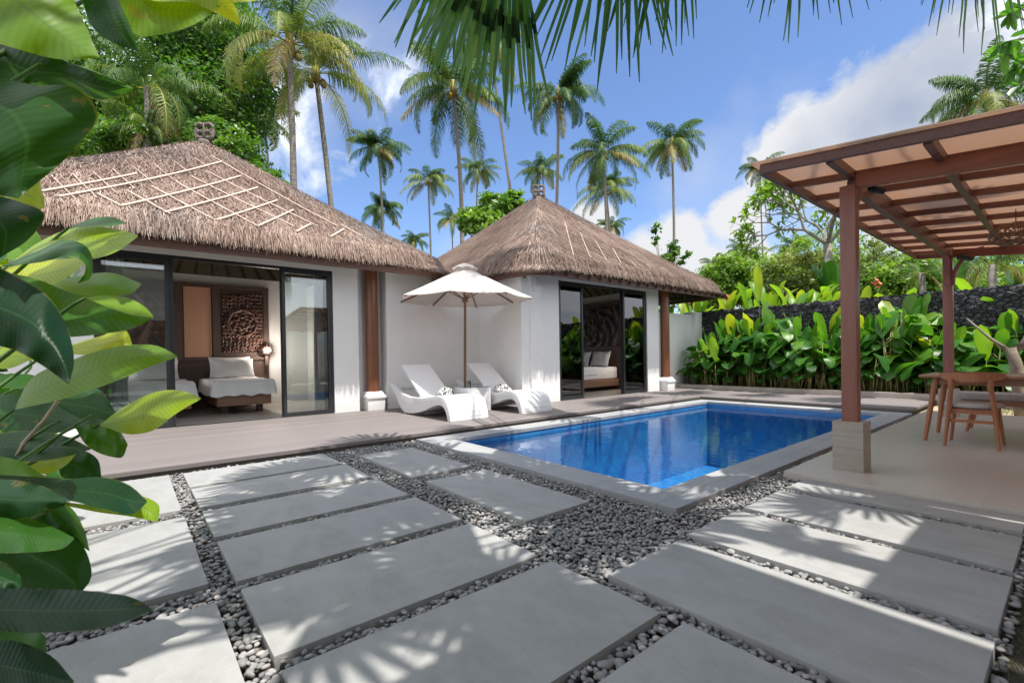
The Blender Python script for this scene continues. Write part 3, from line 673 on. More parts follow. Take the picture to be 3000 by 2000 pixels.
for y in np.arange(-1.7, 3.4, .36):   # rafters seen inside through the door
    m.beam((-8.6, y, 2.92), (-11.0, 1.3+(y-1.3)*.12, 4.6), .05, .07); m.beam((-12.5, y, 2.75), (-11.5, 1.3+(y-1.3)*.3, 4.1), .05, .07)
m.build('rafter', M['darkwood'], rl)
finial(rl, -11.28, 1.3, 5.30, .80)
# lattice strips laid on the front face
def lat(parent, hf, cx, cy, hx, hyp, hyn, segs, w=.026, nm='bamboo_strip', h=.012, off=.06):
    for (a, b_) in segs:
        lim = cx+hx*.95; m = MB(); pts = []
        if a[0] > lim: q = (a[0]-lim)/(a[0]-b_[0]); a = (lim, a[1]+(b_[1]-a[1])*q)
        if b_[0] > lim: q = (b_[0]-lim)/(b_[0]-a[0]); b_ = (lim, b_[1]+(a[1]-b_[1])*q)
        for t in np.linspace(0, 1, 9):
            x, y = a[0]+(b_[0]-a[0])*t, a[1]+(b_[1]-a[1])*t; v = (y-cy)/(hyp if y > cy else hyn); pts.append(Vector((x, y, float(hf((x-cx)/hx, v))+off)))
        rings = []
        for i, p in enumerate(pts):
            d = (pts[min(i+1, 8)]-pts[max(i-1, 0)]).normalized(); s_ = d.cross(Vector((.6, 0, .8))).normalized(); u = s_.cross(d)
            k = len(m.v); m.v += [tuple(p-s_*w/2-u*h/2), tuple(p+s_*w/2-u*h/2), tuple(p+s_*w/2+u*h/2), tuple(p-s_*w/2+u*h/2)]
            if i:
                for q in range(4): m.f.append((k-4+q, k-4+(q+1) % 4, k+(q+1) % 4, k+q))
        m.f += [(3, 2, 1, 0), tuple(len(m.v)-4+q for q in range(4))]
        m.build(nm, M['bamboo'], parent)
L1 = [((-7.75, -0.74), (-10.3, 1.46)), ((-7.77, -0.14), (-9.83, 1.69)), ((-7.65, 0.2), (-9.46, 1.89)), ((-7.68, 0.83), (-9.06, 2.12)), ((-7.8, 1.48), (-8.77, 2.31)), ((-7.88, 2.63), (-8.3, 3.02)), ((-7.75, 1.98), (-8.29, 2.45)), ((-7.99, -0.76), (-9.1, 0.17))]
L2 = [((-7.88, -0.55), (-7.78, -0.41)), ((-8.2, -0.26), (-7.78, 0.11)), ((-8.46, 0.04), (-7.79, 0.59)), ((-8.75, 0.33), (-7.78, 1.13)), ((-9.08, 0.65), (-7.76, 1.7)), ((-9.41, 0.89), (-8.12, 2.14)), ((-9.76, 1.14), (-8.27, 2.56)), ((-10.3, 1.46), (-8.4, 2.95)), ((-10.48, 1.31), (-10.0, 1.69)), ((-8.5, 3.05), (-8.14, 3.28))]
lat(rl, hL, -11.28, 1.3, 3.55, 3.82, 3.75, L1, .030, off=.07); lat(rl, hL, -11.28, 1.3, 3.55, 3.82, 3.75, L2, .025, off=.06)
tw = [((-8.55, -0.72), (-7.86, -0.43)), ((-8.72, -0.53), (-8.07, -0.26)), ((-8.92, -0.33), (-8.31, -0.07)), ((-9.13, -0.11), (-8.56, 0.13)), ((-9.36, 0.13), (-8.85, 0.36)), ((-9.62, 0.4), (-9.16, 0.61)), ((-9.9, 0.69), (-9.52, 0.89)), ((-10.21, 1.02), (-9.92, 1.22))]
lat(rl, hL, -11.28, 1.3, 3.55, 3.82, 3.75, tw, .012, 'thatch_twine', .008, .06)
# door frames + panes
def door_panel(parent, X, y0, y1, z0, z1, fw=.05, glass=True, handle=None, dx=0.0):
    m = MB(); x0, x1 = X-.045+dx, X+.0+dx
    m.box(x0, x1, y0, y0+fw, z0, z1); m.box(x0, x1, y1-fw, y1, z0, z1); m.box(x0, x1, y0+fw, y1-fw, z1-fw, z1); m.box(x0, x1, y0+fw, y1-fw, z0, z0+fw+.015)
    f = m.build('sliding_door', M['frame'], parent)
    g_ = MB(); g_.box(x0+.018, x0+.026, y0+fw-.004, y1-fw+.004, z0+fw, z1-fw+.004); g_.build('glass_pane', M['glass'], f)
    if handle is not None:
        h = MB(); h.tube([(x1+.03, handle, 1.0), (x1+.03, handle, 1.28)], .009, 8); h.box(x1, x1+.03, handle-.006, handle+.006, 1.01, 1.03); h.box(x1, x1+.03, handle-.006, handle+.006, 1.25, 1.27); h.build('handle', M['black'], f)
    return f
m = MB(); m.box(X0-.11, X0-.03, -.34, 2.885, 2.575, 2.625); m.box(X0-.11, X0-.03, -.34, -.30, ZF, 2.575); m.box(X0-.11, X0-.03, 2.845, 2.885, ZF, 2.575); m.box(X0-.12, X0-.02, -.30, 2.845, ZF, ZF+.012)
fr = m.build('door_frame', M['frame'], VL)
door_panel(fr, X0-.035, -.30, .50, ZF+.012, 2.575); door_panel(fr, X0-.085, -.26, .555, ZF+.012, 2.575, .055)
door_panel(fr, X0-.035, 2.045, 2.845, ZF+.012, 2.575, .05); door_panel(fr, X0-.085, 2.03, 2.80, ZF+.012, 2.575, .05)
# column in the niche
def column(parent, x, y, r, pw, z1):
    cm_ = MB(); cm_.tube([(x, y, .40), (x, y, 1.2), (x, y, z1)], [r, r*.99, r*.97], 20); c_ = cm_.build('column', M['column'], parent, smooth='auto')
    p = MB(); h = pw/2
    p.box(x-h, x+h, y-h, y+h, ZF, .34); p.hexa([(x-h, y-h, .34), (x+h, y-h, .34), (x+h, y+h, .34), (x-h, y+h, .34), (x-h*.8, y-h*.8, .41), (x+h*.8, y-h*.8, .41), (x+h*.8, y+h*.8, .41), (x-h*.8, y+h*.8, .41)])
    p.box(x-h-.02, x+h+.02, y-h-.02, y+h+.02, .285, .335); p.build('column_base', M['plaster'], c_, bevel=.006)
column(VL, -8.60, 3.63, .125, .34, 2.74)
# interior of the left villa
hb = thing('headboard_wall', (-11.75, 1.2, 0), 'dark timber headboard wall behind the twin beds with carved and woven panels', 'wall panel')
m = MB(); m.box(-11.795, -11.72, -1.3, 2.50, ZF, 2.67)
for y0, y1 in ((-1.3, -1.22), (.70, .90), (1.42, 1.56), (2.40, 2.50)): m.box(-11.72, -11.68, y0, y1, 1.12, 2.67)
m.box(-11.72, -11.68, -1.3, 2.50, 1.05, 1.12); m.box(-11.72, -11.679, -1.3, 2.50, 2.60, 2.669)
m.build('panel_frame', M['darkwood'], hb)
m = MB(); m.box(-11.72, -11.70, .92, 1.40, 1.125, 2.59); m.build('woven_panel', M['weave_panel'], hb)
def carved(y0, y1, z0, z1, X, parent):
    "carved mandala relief: displaced height field"
    ny, nz = 110, int(110*(z1-z0)/(y1-y0)); Y_, Z_ = np.meshgrid(np.linspace(-1, 1, ny), np.linspace(-(z1-z0)/(y1-y0), (z1-z0)/(y1-y0), nz))
    r = np.hypot(Y_, Z_); a = np.arctan2(Z_, Y_); h = .5+.5*np.cos(a*8+np.sin(r*14)*1.2)*np.cos(r*22); ring = np.exp(-((r-.72)/.05)**2)+np.exp(-((r-.32)/.04)**2)+np.exp(-(r/.10)**2)
    out_ = .5+.5*np.sin(Y_*17+np.sin(Z_*13)*1.8)*np.sin(Z_*17+np.sin(Y_*15)*1.8); h = np.where(r < .72, h, out_); h = np.clip(h+ring*.8, 0, 1.4)
    V = np.stack([X+h*.035, (y0+y1)/2+Y_*(y1-y0)/2, (z0+z1)/2+Z_*(y1-y0)/2], 2).reshape(-1, 3); i = np.arange(ny*nz).reshape(nz, ny)
    F_ = np.stack([i[:-1, :-1], i[:-1, 1:], i[1:, 1:], i[1:, :-1]], 2).reshape(-1, 4); return npmesh('carved_panel', V, F_, M['carve'], np.clip(h, 0, 1).ravel(), smooth=True, parent=parent)
carved(1.60, 2.37, 1.22, 2.50, -11.715, hb); carved(-1.15, .62, 1.22, 2.50, -11.715, hb)
def bed(x0, x1, y0, y1, label, runner=True, grp='twin beds', along='X'):
    "x0 head .. x1 foot"
    t = thing('bed', ((x0+x1)/2, (y0+y1)/2, ZF), label, 'bed', grp)
    m = MB(); m.box(x0, x1-.02, y0+.05, y1-.05, .22, .44); m.build('bed_frame', M['bedwood'], t, bevel=.01)
    for xx in (x0+.15, x1-.35):
        for yy in (y0+.15, y1-.25): q = MB(); q.box(xx, xx+.1, yy, yy+.1, ZF, .22); q.build('leg', M['darkwood'], t)
    # mattress with duvet draped over the sides and foot
    V = []; F_ = []; nx, ny = 34, 30; ov = .05
    prof = lambda s: s
    r = np.random.default_rng(int(abs(x0*100+y0*10)))
    for i in range(nx+1):
        for j in range(ny+1):
            u, v = i/nx, j/ny; x = x0+(x1+ov-x0)*u; y = (y0-ov)+(y1-y0+2*ov)*v
            ex = min(1, max(0, (u-.93)/.07)); ey = max(0, 1-min(v, 1-v)/.07); e = max(ex, ey)
            z = .68-.055*e**2-(.22*(e >= .999)); wv = .012*math.sin(y*23+x*5)*(e >= .5)+.006*math.sin(x*9+y*13)
            V.append((x+(.02*math.sin(y*26) if ex >= .999 else 0), y+(.018*math.sin(x*21) if ey >= .999 else 0), z+wv))
    for i in range(nx):
        for j in range(ny): F_.append((i*(ny+1)+j, i*(ny+1)+j+1, (i+1)*(ny+1)+j+1, (i+1)*(ny+1)+j))
    d = npmesh('duvet', V, F_, M['white'], smooth=True, parent=t)
    q = MB(); q.box(x0+.02, x1-.03, y0+.01, y1-.01, .44, .655); q.build('mattress', M['white'], t, bevel=.04)
    return t
def pillow(x, y, z, w, h, tilt, rot, label, grp='white pillows'):
    "cushion standing on its edge, leaning back"
    n = 14; V = []; F_ = []
    for sgn in (1, -1):
        for i in range(n+1):
            for j in range(n+1):
                a, b_ = i/n*2-1, j/n*2-1; e = max(0, (1-a**4)*(1-b_**4)); pin = 1-.10*(1-abs(a)**1.5) if True else 1
                yy = a*w/2*(1-.06*(1-b_*b_)); zz = b_*h/2*(1-.08*(1-a*a)); V.append((sgn*.075*e**.6+.006*math.sin(a*9+b_*6), yy, zz))
        o_ = (0 if sgn == 1 else (n+1)**2)
        for i in range(n):
            for j in range(n): F_.append((o_+i*(n+1)+j, o_+i*(n+1)+j+1, o_+(i+1)*(n+1)+j+1, o_+(i+1)*(n+1)+j))
    o = npmesh('pillow', V, F_, M['white'], smooth=True); o.location = (x, y, z+h/2*math.cos(tilt)); o.rotation_euler = (0, -tilt, rot); return tag(o, label, 'pillow', grp)
bed(-11.70, -9.75, 1.18, 2.16, 'right twin bed with white duvet under the carved panel')
bed(-11.70, -9.75, -.10, .90, 'left twin bed with white duvet, half hidden by the door post')
pillow(-11.50, 1.70, .69, .78, .46, .35, 0, 'white back pillow on the right twin bed'); pillow(-11.28, 1.74, .69, .74, .44, .5, 0, 'white front pillow on the right twin bed')
pillow(-11.50, .40, .69, .78, .46, .35, 0, 'white back pillow on the left twin bed'); pillow(-11.28, .42, .69, .74, .44, .5, 0, 'white front pillow on the left twin bed')
def wall_lamp(x, y, z, label, s=1.0, rot=0):
    t = thing('wall_lamp', (x, y, z), label, 'wall lamp', 'pierced wall lamps beside the beds')
    m = MB(); rr = .115*s
    for k in range(10):
        for dr in (1, -1):
            pts = [(x+rr*math.sin(th)*math.cos(ph+dr*th*1.1), y+rr*math.sin(th)*math.sin(ph+dr*th*1.1), z+rr*math.cos(th)*.95) for th in np.linspace(.25, PI-.25, 9) for ph in [2*PI*k/10]]
            m.tube(pts, .011*s, 4)
    m.lathe((x, y, z), [(.04*s, .10*s), (.03*s, .13*s), (.01, .16*s)], 10); m.build('lamp_shade', M['darkwood'], t)
    g_ = MB(); g_.lathe((x, y, z), [(.02*s, -.06*s), (.045*s, -.04*s), (.06*s, 0), (.045*s, .04*s), (.02*s, .06*s)], 12); g_.build('bulb_globe', M['glow'], t, smooth=True)
    b_ = MB(); b_.box(x-.02, x+.02, y-.03, y+.03, z-.34*s, z-.10*s); b_.build('lamp_arm', M['darkwood'], t)
    ld = bpy.data.lights.new('lamp_light', 'POINT'); ld.energy = 15*s; ld.color = (1, .87, .76); ld.shadow_soft_size = .07; lo = bpy.data.objects.new('lamp_light', ld); COL.objects.link(lo); lo.parent = t; lo.location = (.16, 0, 0)
wall_lamp(-11.62, -1.15, 1.26, 'added unseen lit lamp with pierced round shade at the left end of the twin bed headboard')  # hidden lamp added opposite the visible one to brighten the room
wall_lamp(-11.62, 2.43, 1.26, 'lit lamp with pierced round shade at the right end of the twin bed headboard')
def curtain(x, y0, y1, z0, z1, label, axis='y'):
    n = 60; V = []; F_ = []
    for j in range(10):
        for i in range(n+1):
            t = i/n; z = z0+(z1-z0)*j/9; sq = 1+.25*(1-j/9); yy = (y0+y1)/2+(t-.5)*(y1-y0)*sq*.9; V.append((x+.035*math.sin(t*PI*9)+.01*math.sin(t*33), yy, z))
    for j in range(9):
        for i in range(n): F_.append((j*(n+1)+i, j*(n+1)+i+1, (j+1)*(n+1)+i+1, (j+1)*(n+1)+i))
    return tag(npmesh('curtain', V, F_, M['curtain'], smooth=True), label, 'curtain', 'sheer curtains')
curtain(-8.80, 2.62, 2.84, ZF+.02, 2.58, 'pale gathered curtain at the right side of the left villa doors')
curtain(-8.82, -.28, .0, ZF+.02, 2.58, 'pale gathered curtain behind the broad leaves at the left villa door')

# ---------------- right villa
VR = thing('thatched_villa', (-9.5, 9.0, 0), 'white villa behind the pool with a peaked thatched roof', 'villa'); XR = -7.05
m = MB()
m.box(XR-T, XR, 6.08, 7.145, 0, ZW); m.box(XR-T, XR, 10.365, 10.88, 0, ZW); m.box(XR-T, XR, 7.145, 10.365, 2.655, ZW)
m.box(-12.0, XR-T, 6.08, 6.28, 0, ZW); m.box(-12.0, -11.8, 6.3, 6.6, 0, ZW); m.box(-12.0, -11.8, 10.2, 11.0, 0, ZW); m.box(-12.0, -11.8, 6.6, 10.2, 0, .3); m.box(-12.0, -11.8, 6.6, 10.2, 2.6, ZW); m.box(-11.8, XR-T-.05, 10.75, 10.88, 0, ZW)  # unseen opening added in the back wall to let daylight into the room
m.box(XR, XR+.035, 6.30, 6.62, ZF, ZW-.005)
m.build('wall', M['plaster'], VR)
m = MB(); m.box(XR+.04, XR+.10, 6.40, 6.56, 2.36, 2.46); m.box(XR, XR+.05, 6.44, 6.52, 2.46, 2.62); m.build('wall_light_box', M['plaster'], VR, bevel=.006)
m = MB(); m.box(XR-.05, XR+.03, 6.10, 6.16, 2.66, 2.74); m.tube([(XR+.02, 6.14, 2.68), (XR+.10, 6.10, 2.60)], .03, 10); m.build('security_lamp', M['black'], VR)
m = MB(); m.box(-11.8, XR, 6.28, 10.75, 0, .063); m.build('room_floor', M['roomfloor'], VR)
rr_, hR = thatch_roof(VR, -10.22, 9.57, 2.72, 5.70, 3.93, 3.87, 150000, 23, lmin=.22, lmax=.50, jit=.18, bw=(.0025, .0055))
soffit(rr_, 2.72, 3.93, 3.87, 3.87, -10.22, 9.57)
m = MB()
for y in np.arange(6.4, 12.9, .34): m.beam((-7.02, y, 2.81), (-6.36, y, 2.63), .045, .06)
zR = lambda x, y: float(hR((x+10.22)/3.93, (y-9.57)/3.87))-.24
for x in np.arange(-13.4, -7.0, .34): m.beam((x, 11.0, zR(x, 11.0)), (x, 13.2, zR(x, 13.2)), .05, .07); m.beam((x, 6.5, zR(x, 6.5)), (x, 5.85, zR(x, 5.85)), .045, .06)
for y in np.arange(6.6, 10.7, .36): m.beam((-7.2, y, 2.92), (-9.8, 9.5+(y-9.5)*.15, 4.9), .05, .07)
m.build('rafter', M['darkwood'], rr_)
finial(rr_, -10.22, 9.57, 5.55, .80)
L3 = [((-8.47, 8.85), (-6.35, 6.89)), ((-7.93, 8.84), (-6.34, 7.4)), ((-7.56, 8.98), (-6.35, 7.95)), ((-7.33, 9.36), (-6.39, 8.47)), ((-6.69, 9.23), (-6.37, 9.08)), ((-6.73, 9.9), (-6.3, 9.59)), ((-6.72, 10.49), (-6.34, 10.28))]
lat(rr_, hR, -10.22, 9.57, 3.93, 3.87, 3.87, L3, .018, off=.06)
m = MB(); m.box(XR-.11, XR-.03, 7.145, 10.365, 2.605, 2.655); m.box(XR-.11, XR-.03, 7.145, 7.185, ZF, 2.605); m.box(XR-.11, XR-.03, 10.325, 10.365, ZF, 2.605); m.box(XR-.12, XR-.02, 7.185, 10.325, ZF, ZF+.012)
fr = m.build('door_frame', M['frame'], VR)
door_panel(fr, XR-.035, 7.185, 7.95, ZF+.012, 2.605); door_panel(fr, XR-.085, 7.22, 7.99, ZF+.012, 2.605)
door_panel(fr, XR-.035, 9.42, 10.325, ZF+.012, 2.605, .055); door_panel(fr, XR-.085, 9.40, 10.25, ZF+.012, 2.605, .055)
column(VR, -7.02, 11.12, .12, .34, 2.74)
m = MB(); m.box(-11.3, -7.5, 10.66, 10.745, ZF, 2.55); m.box(-11.3, -7.5, 10.62, 10.66, 2.46, 2.55); m.box(-11.3, -7.5, 10.62, 10.66, 1.16, 1.24); m.box(-7.62, -7.5, 10.62, 10.66, ZF, 2.46); m.build('headboard_panel', M['darkwood'], VR)
n_ = 120
def carvedX(x0, x1, z0, z1, Y, parent):
    o = carved(x0, x1, z0, z1, 0, parent); o.data.attributes['tint'].data.foreach_set('value', [a_.value*.30 for a_ in o.data.attributes['tint'].data]); co = np.zeros(len(o.data.vertices)*3, np.float32); o.data.vertices.foreach_get('co', co); co = co.reshape(-1, 3); c2 = np.stack([co[:, 1], Y-co[:, 0], co[:, 2]], 1).astype(np.float32); o.data.vertices.foreach_set('co', c2.ravel()); o.data.update()
carvedX(-10.3, -7.75, 1.28, 2.42, 10.66, VR)
def bedR():
    t = thing('bed', (-9.2, 9.6, ZF), 'large white bed inside the right villa with wooden base', 'bed')
    m = MB(); m.box(-10.2, -8.15, 8.55, 10.6, .18, .38); m.build('bed_frame', M['bedwood'], t, bevel=.01)
    m = MB(); m.box(-9.9, -8.5, 8.8, 10.3, ZF, .18); m.build('leg', M['black'], t)
    m = MB(); m.box(-10.15, -8.2, 8.6, 10.6, .38, .70); m.build('mattress', M['white'], t, bevel=.06)
    m = MB(); m.box(-10.17, -8.17, 8.58, 9.75, .50, .72); m.build('duvet', M['white'], t, bevel=.05)
bedR()
def pillowR(x, y, lab): 
    o = pillow(x, y, .71, .66, .46, .38, -PI/2, lab, 'white pillows')
pillowR(-8.6, 10.35, 'white pillow leaning on the right villa headboard, nearest the glass door'); pillowR(-9.2, 10.22, 'white pillow left of the corner pillow in the right villa'); pillowR(-9.85, 10.25, 'white pillow seen through the left pane of the right villa')
wall_lamp(-7.75, 10.58, 1.2, 'small lit pierced lamp between the right villa door panels', .8)
curtain(-7.33, 9.85, 10.25, ZF+.02, 2.6, 'pale green gathered curtain behind the right villa door glass')

# ---------------- villa opposite (out of frame behind the camera): gives the shade on the near slabs and the reflections in the glass
VO = thing('thatched_villa', (4.5, -1.5, 0), 'white thatched villa opposite, mirrored in the glass doors', 'villa')
m = MB(); m.box(2.2, 2.4, -6.0, 2.2, 0, 4.1); m.box(2.2, 6.4, 2.0, 2.2, 0, 4.1); m.build('wall', M['plaster'], VO)
m = MB()
def slope_roof(mb, xe, y0, y1, ze, xr, zr, t=.25):
    mb.hexa([(xe, y0, ze-t), (xr, y0+1, zr-t), (xr, y1-1, zr-t), (xe, y1, ze-t), (xe, y0, ze), (xr, y0+1, zr), (xr, y1-1, zr), (xe, y1, ze)])
m.hexa([(-1.42+4.2/2.7, -6.5, 3.95), (4.8, -6.5, 6.4), (4.8, 2.42, 6.4), (-1.42+4.2/2.7, 2.42, 3.95), (-1.42+4.2/2.7, -6.5, 4.2), (4.8, -6.5, 6.65), (4.8, 2.42, 6.65), (-1.42+4.2/2.7, 2.42, 4.2)]); m.build('roof', M['under'], VO)
m = MB(); m.box(2.17, 2.199, -3.2, -1.2, .1, 2.4); m.box(2.17, 2.199, -.6, 1.2, .1, 2.4); m.build('door', M['darkwood'], VO)
VO2 = thing('thatched_porch', (3.0, 3.4, 0), 'thatched porch roof beside the opposite villa, outside the photo', 'porch')
m = MB(); m.hexa([(-.61+4.2/2.7, 2.46, 4.0), (3.2, 2.46, 4.6), (3.2, 4.2, 4.6), (-.61+4.2/2.7, 4.2, 4.0), (-.61+4.2/2.7, 2.46, 4.2), (3.2, 2.46, 4.85), (3.2, 4.2, 4.85), (-.61+4.2/2.7, 4.2, 4.2)]); m.build('roof', M['under'], VO2)
m = MB(); m.box(3.0, 3.12, 2.6, 2.72, 0, 4.1); m.box(3.0, 3.12, 3.9, 4.02, 0, 4.1); m.build('post', M['redpost'], VO2)
m = MB(); m.box(4.3, 4.5, 2.6, 13.2, 0, 2.6); tag(m.build('garden_wall', M['plaster']), 'long white garden wall on the far side of the pavilion, outside the photo', 'wall')

# ---------------- garden walls
gw = MB(); gw.box(-7.5, -7.28, 11.02, 13.3, 0, 2.18); gw.box(-7.5, -7.13, 12.9, 13.28, 0, 2.25); tag(gw.build('garden_wall', M['plaster'], bevel=.005), 'short white garden wall joining the right villa to the black stone wall', 'wall')
def stonewall():
    nx, nz = 260, 50; x0, x1, y = -7.3, 6.0, 13.32; X_, Z_ = np.meshgrid(np.linspace(x0, x1, nx), np.linspace(0, 2.27, nz))
    r = np.random.default_rng(3); n = 2600; sx = r.uniform(x0-.2, x1+.2, n); sz = r.uniform(-.1, 2.45, n); hh = r.uniform(0, 1, n)
    P_ = np.stack([X_.ravel(), Z_.ravel()*1.5], 1); H = np.zeros(len(P_))
    S2 = np.stack([sx, sz*1.5], 1)
    for i in range(0, len(P_), 1000):
        d = ((P_[i:i+1000, None]-S2[None])**2).sum(2); a = np.argpartition(d, 2, axis=1)[:, :2]; d0 = np.sqrt(np.take_along_axis(d, a, 1)); d0.sort(axis=1); k = d.argmin(1)
        H[i:i+1000] = np.clip((d0[:, 1]-d0[:, 0])*9, 0, 1)**.5*(.4+.6*hh[k])
    top = np.where(Z_.ravel() > 2.2, r.normal(0, .02, len(P_)), 0)
    V = np.stack([X_.ravel(), y-.10*H, Z_.ravel()+top], 1); i = np.arange(nx*nz).reshape(nz, nx); F_ = np.stack([i[:-1, :-1], i[:-1, 1:], i[1:, 1:], i[1:, :-1]], 2).reshape(-1, 4)
    t = thing('stone_wall', (0, 13.4, 0), 'black volcanic stone wall behind the big leaf hedge', 'wall')
    npmesh('stone_face', V, F_, M['rock'], smooth=True, parent=t); m = MB(); m.box(x0, x1, 13.30, 13.62, 0, 2.25); m.build('wall_core', M['rock'], t)
stonewall()

# ================================================================== PAVILION
PV = thing('timber_pavilion', (-1.24, 4.75, 0), 'red brown timber pergola pavilion with woven mat roof beside the pool', 'pavilion')
def zr(x): return 2.66-.105*(x+1.73)
def post(x, y, base):
    m = MB(); m.box(x-.056, x+.056, y-.056, y+.056, .40, zr(x)-.16); p = m.build('post', M['redpost'], PV, bevel=.005)
    q = MB(); q.box(x-.11, x+.11, y-.11, y+.11, .03, .445); q.build('plinth', M['plinth'], p, bevel=.004)
    return p
PYS = (4.79, 9.6)
for yy in PYS:
    for xx in (-1.235, 2.3): post(xx, yy, 0)
for yy in PYS:
    m = MB(); m.beam((-1.30+.12, yy, zr(-1.2)-.125), (2.9, yy, zr(2.9)-.125), .06, .115); m.build('main_beam', M['redbeam'], PV)
for xx in (-1.235, -.65, -.05, .55, 1.15, 1.75, 2.35):
    m = MB(); m.beam((xx, 4.30, zr(xx)-.045), (xx, 10.42, zr(xx)-.045), .052, .075) ; m.build('rafter', M['reddark'], PV)
m = MB(); m.beam((-1.235, 4.85, zr(-1.2)-.13), (-1.235, 9.55, zr(-1.2)-.13), .06, .09); m.build('side_beam', M['reddark'], PV)
for yy in (4.90, 5.52, 6.16, 6.80, 7.44, 8.08, 8.72, 9.36, 9.98):
    m = MB(); m.beam((-1.70, yy, zr(-1.7)-.037), (2.9, yy, zr(2.9)-.037), .05, .055); m.build('batten', M['batten'], PV)
for a, b_ in (((-1.735, 4.262, zr(-1.735)-.035), (2.95, 4.262, zr(2.95)-.035)), ((-1.735, 10.44, zr(-1.735)-.035), (2.95, 10.44, zr(2.95)-.035)), ((-1.735, 4.29, zr(-1.735)-.036), (-1.735, 10.41, zr(-1.735)-.036))):
    m = MB(); m.beam(a, b_, .045, .075); m.build('edge_board', M['reddark'], PV)
m = MB(); x0, x1, y0, y1 = -1.80, 3.0, 4.19, 10.5
m.hexa([(x0, y0, zr(x0)+.004), (x1, y0, zr(x1)+.004), (x1, y1, zr(x1)+.004), (x0, y1, zr(x0)+.004), (x0, y0, zr(x0)+.016), (x1, y0, zr(x1)+.016), (x1, y1, zr(x1)+.016), (x0, y1, zr(x0)+.016)]); m.build('roof_mat', M['mat'], PV)
def brace(x, y, dx, dy):
    m = MB(); pts = [];
    for t in np.linspace(0, 1, 8): s = math.sin(t*PI/2); pts.append((x+dx*(.05+.34*(1-math.cos(t*PI/2))), y+dy*(.05+.34*(1-math.cos(t*PI/2))), 2.0+.50*s))
    for p, q in zip(pts[:-1], pts[1:]): m.beam(p, q, .05, .065, up=(dy, dx, .01))
    m.build('curved_brace', M['redpost'], PV)
brace(-1.235, 4.79, 0, 1); brace(-1.235, 9.6, 0, -1); brace(-1.235, 9.6, 1, 0)
m = MB(); m.tube([(-1.10, 4.93, 2.42), (-1.04, 4.99, 2.40)], .03, 10); m.box(-1.13, -1.09, 4.90, 4.95, 2.40, 2.45); m.build('spot_lamp', M['black'], PV)
m = MB(); m.tube([(-1.05, 9.45, 2.38), (-.95, 9.40, 2.34)], .035, 10); m.box(-1.12, -1.04, 9.43, 9.50, 2.36, 2.43); m.build('spot_lamp', M['black'], PV)
# rattan pendant
pl = thing('pendant_lamp', (-.40, 7.2, 2.24), 'tangled rattan pendant lamp hanging under the pavilion roof', 'pendant lamp')
m = MB(); r = np.random.default_rng(5)
for k in range(46):
    ax = Vector(r.normal(0, 1, 3)).normalized(); u = ax.orthogonal().normalized(); v = ax.cross(u); o_ = r.uniform(-.35, .35)
    pts = []
    for a in np.linspace(0, 2*PI*r.uniform(.5, 1), 14):
        p = (u*math.cos(a)+v*math.sin(a))*math.sqrt(1-o_*o_)+ax*o_; pts.append((-.40+p.x*.21, 7.2+p.y*.21, 2.24+p.z*.12))
    m.tube(pts, .0042, 4, False)
m.build('lamp_shade', M['rattan'], pl)
m = MB(); m.tube([(-.40, 7.2, 2.33), (-.40, 7.2, 2.50)], .004, 5); m.build('cord', M['black'], pl)
